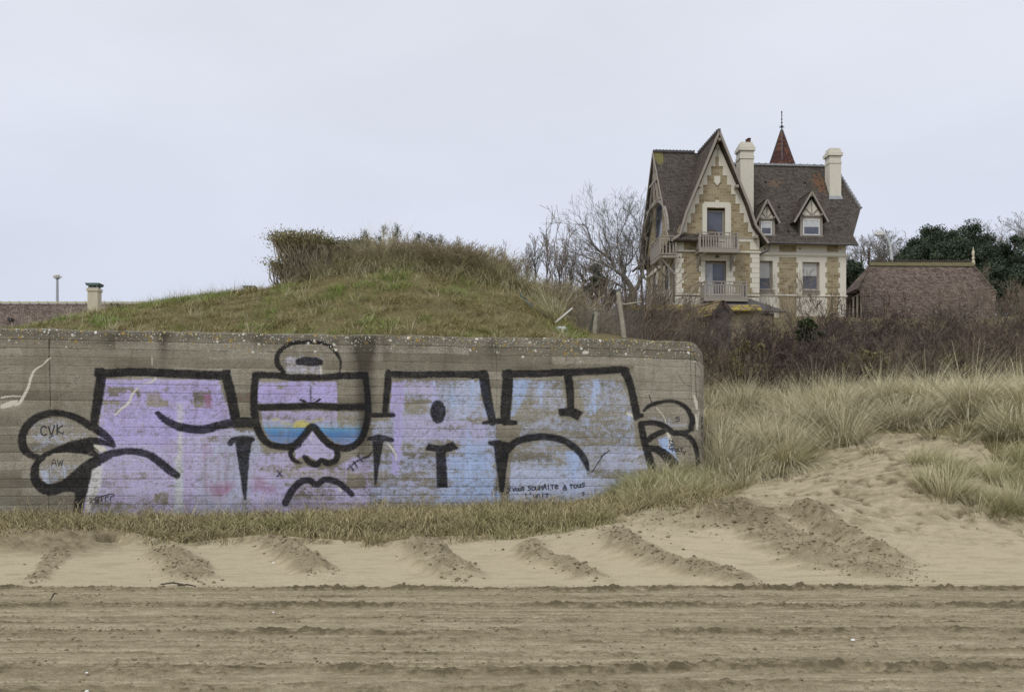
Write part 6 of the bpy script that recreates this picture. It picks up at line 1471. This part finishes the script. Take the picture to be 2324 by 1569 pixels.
# the great bare tree beside the villa: limbs placed by hand, twigs grown
def big_tree():
    D = 58.0; x, y, z = W(1437, 700, D); root = empty('bare_tree', (x, y, z), label='large spreading bare tree with forked trunk left of the villa', cat='tree'); rg = np.random.RandomState(4)
    def q(c): return np.array([(1144+c[0]*.224-1437)/F*D, c[2] if len(c) > 2 else 0, (700-(449.5+(c[1]+(1080-c[1])*.09)*.224))/F*D])
    limbs = [([(1300, 1080), (1300, 1000), (1310, 940)], .26, .24), ([(1310, 940), (1260, 840), (1200, 750)], .17, .14), ([(1310, 940), (1350, 880), (1380, 790), (1425, 755, .4)], .14, .07),
     ([(1200, 750), (1130, 680, .3), (1090, 560, .5), (950, 430, .7), (890, 330, .9), (850, 180, 1), (800, 130, 1)], .11, .02), ([(1190, 740), (1080, 670), (960, 620, -.3), (800, 560, -.5), (640, 500, -.7)], .09, .015), ([(1195, 745), (1190, 640), (1170, 520), (1140, 370), (1150, 250), (1140, 60)], .08, .012),
     ([(1140, 370), (1200, 230), (1245, 80)], .04, .01), ([(1195, 745), (1230, 640, .5), (1300, 560, .6), (1310, 400, .7), (1280, 260, .7)], .07, .012), ([(1130, 690), (1000, 560, .9), (980, 480, 1.0), (900, 440, 1.2), (780, 400, 1.4)], .05, .01), ([(1310, 930), (1200, 920, -.6), (1100, 860, -.9), (960, 830, -1.2), (820, 760, -1.4)], .08, .012), ([(1400, 770), (1420, 600, .5), (1380, 440, .6), (1400, 230, .7), (1380, 50, .7)], .05, .01),
     ([(1090, 560, .5), (1060, 420), (1010, 300), (990, 100)], .045, .008), ([(1300, 560), (1360, 440), (1440, 330)], .035, .008), ([(1310, 950), (1230, 990, -.8), (1150, 1060, -1)], .06, .02), ([(1100, 860, -.9), (1060, 960, -1), (1010, 1060, -1.2), (980, 1110, -1.2)], .03, .01)]
    T0, T1 = [], []; sp = [(4, .10, 4, 30, .55, .05), (3, .1, 3, 32, .55, .04), (3, .1, 0, 0, 0, 0)]
    for li, (pts, r0, r1) in enumerate(limbs):
        P = catmull([q(c) for c in pts], 4); n = len(P)
        for i in range(n-1):
            ra = r0+(r1-r0)*i/(n-1); rb = r0+(r1-r0)*(i+1)/(n-1); (T0 if li < 3 else T1).append((P[i], P[i+1], ra, rb, 0 if li < 3 else 1))
            if li >= 3 and i > 1 or (li == 2 and i > 5):
                for k in range(1+(i % 2)):
                    d = (P[i+1]-P[i]); d /= np.linalg.norm(d); a = rg.normal(0, 1, 3); a -= a.dot(d)*d; a /= np.linalg.norm(a); dd = d*.8+a*.75; dd[2] += .25
                    grow(rg, P[i], dd, rg.uniform(.8, 1.9), max(.012, rb*.35), 0, sp, T1)
    segs_mesh('trunk', T0, BARKG, root, sides=8); segs_mesh('crown', T1, BARKG, root, rmin=.0065)
big_tree()
SPW = [(7, .06, 13, 30, .6, .03), (5, .09, 6, 30, .55, .06), (4, .10, 4, 30, .5, .05), (2, .1, 2, 30, .5, .03), (2, .1, 0, 0, 0, 0)]
for px, tp, sd_, D, lb in ((1330, 560, 31, 76, 'bare tree behind the left part of the great tree'), (1375, 545, 32, 80, 'bare tree behind the centre of the great tree'), (1420, 520, 33, 78, 'bare tree close behind the fork of the great tree'), (1455, 480, 34, 82, 'bare tree touching the left edge of the villa')):
    tree(px, 700, D, tp, SPW, .12, sd_, lb, BARKG, group='bare trees behind the great tree', rmin=.008)
leafy('conifer', 1352, 598, 690, 74, 3.6, 9000, 'dark conical conifer behind the great bare tree', LEAFD, .10, 'conifer', clumps=60, cone=True)
# woods to the right: bare trees one by one
k = 0
for px, tp, D in ((1935, 545, 112), (1958, 525, 118), (1985, 522, 122), (2012, 520, 118), (2040, 516, 124), (2068, 522, 120), (2090, 525, 118), (2190, 512, 122), (2215, 498, 120), (2245, 490, 124), (2275, 494, 118), (2300, 488, 122), (2328, 486, 120), (2150, 520, 126), (2120, 518, 124), (1925, 560, 104)):
    where = ['nearest the villa eave', 'close right of the villa roof', 'left of the curved lamp post', 'directly behind the curved lamp head', 'right of the curved lamp post', 'left of the dark evergreens', 'meeting the dark evergreens', 'above the dark evergreens, left', 'above the dark evergreens, centre', 'tallest above the evergreens', 'above the evergreens, right of the tallest', 'second from the right edge', 'at the right edge of the wood', 'peeping over the tall evergreen, right side', 'peeping over the tall evergreen, left side', 'small, at the villa wall'][k]
    tree(px, 640, D, tp, SPW, .20, 50+k, 'bare woodland tree '+where, BARKG, 'woodland_tree', group='bare trees of the wood behind the houses', rmin=.013, gdrop=2); k += 1
for px, tp, by, D, w, lb in ((2085, 545, 630, 100, 4.5, 'dark evergreen at the left end of the evergreen group'), (2118, 512, 640, 101, 5.0, 'tall dark evergreen, second from left in the group'), (2150, 520, 640, 99, 4.5, 'dark evergreen with a rounded top, third in the group'), (2185, 508, 650, 98, 6.0, 'darkest and tallest evergreen of the group'), (2222, 530, 660, 99, 5.0, 'lower dark evergreen right of the tallest'), (2270, 560, 690, 96, 5.0, 'dark evergreen above the right hip of the low house'), (2305, 525, 700, 94, 4.5, 'dark evergreen at the right edge'), (2165, 545, 655, 95, 5.5, 'broad dark evergreen in front of the tallest one'), (2207, 548, 660, 95, 5.0, 'broad dark evergreen behind the right finial of the low house'), (2245, 545, 670, 97, 5.0, 'dark evergreen between the finial and the right edge'), (2100, 560, 640, 96, 5.0, 'broad dark evergreen right of the curved lamp post'), (2255, 600, 700, 92, 4.5, 'low dark evergreen behind the low house roof end'), (2320, 600, 720, 90, 4.5, 'lowest dark evergreen at the right edge'), (2060, 575, 630, 98, 3.0, 'small dark evergreen beside the curved lamp post'), (1937, 580, 690, 90, 2.4, 'narrow ivy-dark evergreen against the villa corner'), (1960, 610, 690, 93, 2.6, 'low dark evergreen between villa and low house')):
    leafy('evergreen_tree', px, tp, by, D, w, 13000, lb, LEAFD, .105, 'evergreen tree', clumps=60)
# ---------------------------------------------------------------- fence, planks, netting and litter
POST = mat_simple('weathered_wood', (.34, .32, .25), .9, .3, 14); DPLANK = mat_simple('dark_plank', (.07, .075, .055), .9, .4, 8); RUB = mat_simple('white_bag', (.62, .64, .68), .6, .15, 9)
def wp(cx, cy): return 1144+cx*.224, 449.5+cy*.224
def wq(cx, cy, D): return Vector(W(*wp(cx, cy), D))
fo = wq(1180, 1420, 25.5); fence = empty('wire_fence', tuple(fo), label='old wire fence on leaning grey posts behind the bunker lip', cat='fence')
def post(pts, w, D, name='post', m=POST, root=fence):
    b = MB(); P = [wq(a, c_, D)-Vector(root.location) for a, c_ in pts]; b.tube(P, w, 8); return b.build(name, m, root)
post([(1218, 1450), (1195, 1250), (1165, 1050), (1152, 950)], [.055, .055, .052, .05], 25.5)
post([(912, 1450), (922, 1250), (930, 1150)], [.05, .05, .048], 25.5)
post([(1195, 1420), (1178, 1250), (1160, 1100)], .022, 25.7)
post([(1130, 1050), (1220, 1075), (1390, 1050)], .02, 25.9, 'fallen_rail')
wm = MB(); rgw = np.random.RandomState(2); S = []
for i in range(70):
    a0 = 770+i*8.5
    pa_ = np.array(wq(a0, 1420, 26.2)); pb_ = np.array(wq(a0+60, 1130, 26.2)); pc_ = np.array(wq(a0-60, 1130, 26.2)); S += [(pa_, pb_, .0025, .0025, 2), (pa_, pc_, .0025, .0025, 2)]
S = [(a-np.array(fo), b-np.array(fo), r0, r1, d_) for a, b, r0, r1, d_ in S]
segs_mesh('wire_mesh', S, plant_mat('grey_wire', (.16, .155, .14), (.22, .21, .19), .2, .7), fence)
po = wq(850, 1450, 25.2); b = MB(); b.bar(Vector((0, 0, 0)), wq(905, 1175, 25.2)-po, .12, .05); o = b.build('leaning_plank', DPLANK); o.location = po; tag(o, 'dark mossy plank leaning against the short grey post', 'plank')
po = wq(515, 1258, 24.3); b = MB(); b.bar(Vector((0, 0, 0)), wq(690, 1112, 24.3)-po, .022, .035); o = b.build('white_batten', WHITE, bevel=.003); o.location = po; tag(o, 'white batten sticking up from the scrub at the right of the mound', 'batten')
# rag
po = wq(575, 1320, 23.8); rg = np.random.RandomState(3); bm = bmesh.new(); bmesh.ops.create_icosphere(bm, subdivisions=3, radius=1)
for v in bm.verts:
    n = .3+1.4*fbm(np.array([v.co.x*3+5]), np.array([v.co.z*3+v.co.y*4]), 7, 3)[0]; v.co = Vector((v.co.x*.10*n, v.co.y*.06*n, v.co.z*.05*n))
me = bpy.data.meshes.new('plastic_bag'); bm.to_mesh(me); me.materials.append(RUB); o = bpy.data.objects.new('plastic_bag', me); COL.objects.link(o); o.location = po; tag(o, 'crumpled white plastic bag lying below the white batten', 'bag')
# blue-green netting
S = []; pts = [(150, 955), (240, 1040), (330, 1110), (400, 1170), (460, 1255)]; C_ = catmull([np.array(wq(a, b_, 24.6)) for a, b_ in pts], 14); no = C_[0].copy()
wv = lambda i, t: np.array([(.02+.16*min(1, i/20))*t*1.0, -.05*t, -(.05+.32*min(1, i/26))*t+.03*math.sin(i*.7+t*4)])
G = [[C_[i]+wv(i, t)-no for t in np.linspace(0, 1, 12)] for i in range(len(C_))]
for i in range(len(G)):
    for j in range(12):
        if j < 11: S.append((G[i][j], G[i][j+1], .003, .003, 1))
        if i < len(G)-1: S.append((G[i][j], G[i+1][j], .003, .003, 2))
        if i < len(G)-1 and j < 11: S.append((G[i][j], G[i+1][j+1], .002, .002, 2))
o = segs_mesh('netting', S, plant_mat('blue_net', (.10, .13, .12), (.13, .18, .17), .3, .7)); o.location = no; tag(o, 'torn blue-green netting draped down the right flank of the mound', 'netting')
# garden wall with lichened coping, porch gable
go = Vector(W(1470, 735, 50)); gwall = empty('garden_wall', tuple(go), label='low garden wall capped with yellow-lichened tiles before the villa', cat='wall')
def gq(px, py, D=50): return Vector(W(px, py, D))-go
b = MB(); a = gq(1421, 700); c_ = gq(1725, 704); b.box(a.x, c_.x, 0, .3, -1.6, a.z-.1); b.build('wall_body', STONE, gwall)
b = MB(); z1 = gq(1421, 690).z; z0 = gq(1421, 706).z
b.slab([(a.x-.1, -.35, z0), (c_.x, -.35, z0), (c_.x, .15, z1), (a.x-.1, .15, z1)], .07); b.slab([(a.x-.1, .65, z0), (c_.x, .65, z0), (c_.x, .15, z1), (a.x-.1, .15, z1)], .07); b.build('tile_coping', TILE_LICH, gwall)
go2 = Vector(W(1637, 735, 47)); porch = empty('porch', tuple(go2), label='small porch gable with yellow-lichened tiles below the villa balcony', cat='porch')
def g2(px, py, D=47): return Vector(W(px, py, D))-go2
ax, az = g2(1637, 682).x, g2(1637, 682).z; lx, lz = g2(1612, 716).x, g2(1612, 716).z; rx = g2(1662, 716).x
b = MB(); b.slab([(ax, -.3, az), (lx, -.3, lz), (lx-1.0, 2.2, lz), (ax-1.0, 2.2, az)], .08); b.slab([(ax, -.3, az), (rx, -.3, lz), (rx-1.0, 2.2, lz), (ax-1.0, 2.2, az)], .08); b.build('porch_roof', TILE_LICH, porch)
b = MB(); b.bar((ax, -.34, az-.06), (lx, -.34, lz-.06), .05, .14); b.bar((ax, -.34, az-.06), (rx, -.34, lz-.06), .05, .14); b.bar((lx+.1, -.33, lz), (rx-.1, -.33, lz), .05, .1); b.build('barge_board', DARKW, porch)
b = MB(); b.prism_y([(lx+.08, lz), (rx-.08, lz), (ax, az-.12)], -.2, 1.9); b.box(lx+.1, rx-.1, -.2, 1.9, -1.5, lz-.001); b.build('gable_front', SLATE, porch)
# litter on the beach: sticks, shells, clods
def on_sand(px, py): g = p2ground(px, py); return g[0], g[1], float(H(np.array([g[0]]), np.array([g[1]]))[0])
for i, (px, py, L, az_, lb) in enumerate(((390, 1330, .30, .1, 'dark driftwood stick on the churned sand edge at left'), (424, 1334, .26, -.2, 'shorter dark driftwood stick right of the long one'), (122, 1365, .12, 1.3, 'tiny upright stick in the raked sand at left'))):
    x, y, z = on_sand(px, py); b = MB(); b.tube([(-L/2*math.cos(az_), -L/2*math.sin(az_), .03), (0, .01, .05+.05*(i == 2)), (L/2*math.cos(az_), L/2*math.sin(az_), .03+.06*(i == 2))], [.008, .012, .007], 6); o = b.build('driftwood_stick', DARKW); o.location = (x, y, z); tag(o, lb, 'stick')
SHELL = mat_simple('white_shell', (.8, .8, .78), .5, .05, 30)
for px, py, s_, lb in ((1935, 1455, .022, 'white shell on the raked sand at lower right'), (620, 1391, .014, 'white shell near the left middle furrow'), (197, 1572, .016, 'white shell on the raked sand at lower left'), (197, 1530, .013, 'small white shell in the foreground at left'), (620, 1279, .022, 'white shell on the smooth sand between two berms'), (1733, 1335, .014, 'tiny white shell by the sand edge')):
    x, y, z = on_sand(px, py); b = MB(); b.lathe(0, 0, [(s_, 0), (s_*.9, s_*.4), (s_*.5, s_*.7), (s_*.1, s_*.8)], 10); o = b.build('sea_shell', SHELL, smooth=True); o.location = (x, y, z+.012); tag(o, lb, 'shell')
# loose clods of damp sand along the berms and furrows
rg = np.random.RandomState(9); P = []; Sz = []
for pts, w, h in BERMS:
    L = np.concatenate([[0], np.cumsum(np.linalg.norm(np.diff(pts, axis=0), axis=1))])
    for k in range(int(120*L[-1]*w/.22)):
        s_ = rg.rand()*L[-1]; x = np.interp(s_, L, pts[:, 0])+rg.normal(0, w*.55); y = np.interp(s_, L, pts[:, 1])+rg.normal(0, w*.55); P.append((x, y)); Sz.append(.006+.022*rg.rand()**4)
for py, h, w in FURROW:
    for k in range(1300 if h > .02 else 250):
        x = rg.uniform(-8, 8); y = EYE*F/(py-HY)+rg.normal(0, w*1.1); P.append((x, y)); Sz.append(.004+.014*rg.rand()**3)
for k in range(350):
    x, y = rg.normal(2.9, 1.2), rg.normal(17.5, .6); P.append((x, y)); Sz.append(.012+.03*rg.rand()**3)
P = np.array(P); Sz = np.array(Sz); wobP = (fbm(P[:, 0]*.25, P[:, 0]*0+3.3, 31, 3)-.5)
dzP, _, _ = detail(P[:, 0], P[:, 1]); zP = H(P[:, 0], P[:, 1])+dzP
bm = bmesh.new(); bmesh.ops.create_icosphere(bm, subdivisions=1, radius=1); bv = np.array([v.co[:] for v in bm.verts]); bf = np.array([[v.index for v in f.verts] for f in bm.faces]); bm.free()
n = len(P); V = bv[None]*(1+rg.normal(0, .22, (n, len(bv), 1)))*Sz[:, None, None]*np.array([1.1, 1, .75]); V += np.stack([P[:, 0], P[:, 1], zP+Sz*.25], 1)[:, None]
Fc = (bf[None]+(np.arange(n)*len(bv))[:, None, None]).reshape(-1, 3)
dn_ = len(bv); o = mesh_np('sand_clods', V.reshape(-1, 3), Fc, SAND, n=3, smooth=False, attrs={'tone': np.repeat(rg.uniform(.2, .75, n), dn_), 'rough': np.full(n*dn_, 1.)}); tag(o, 'loose clods of damp sand along the ridges', kind='stuff')
bpy.context.view_layer.update()
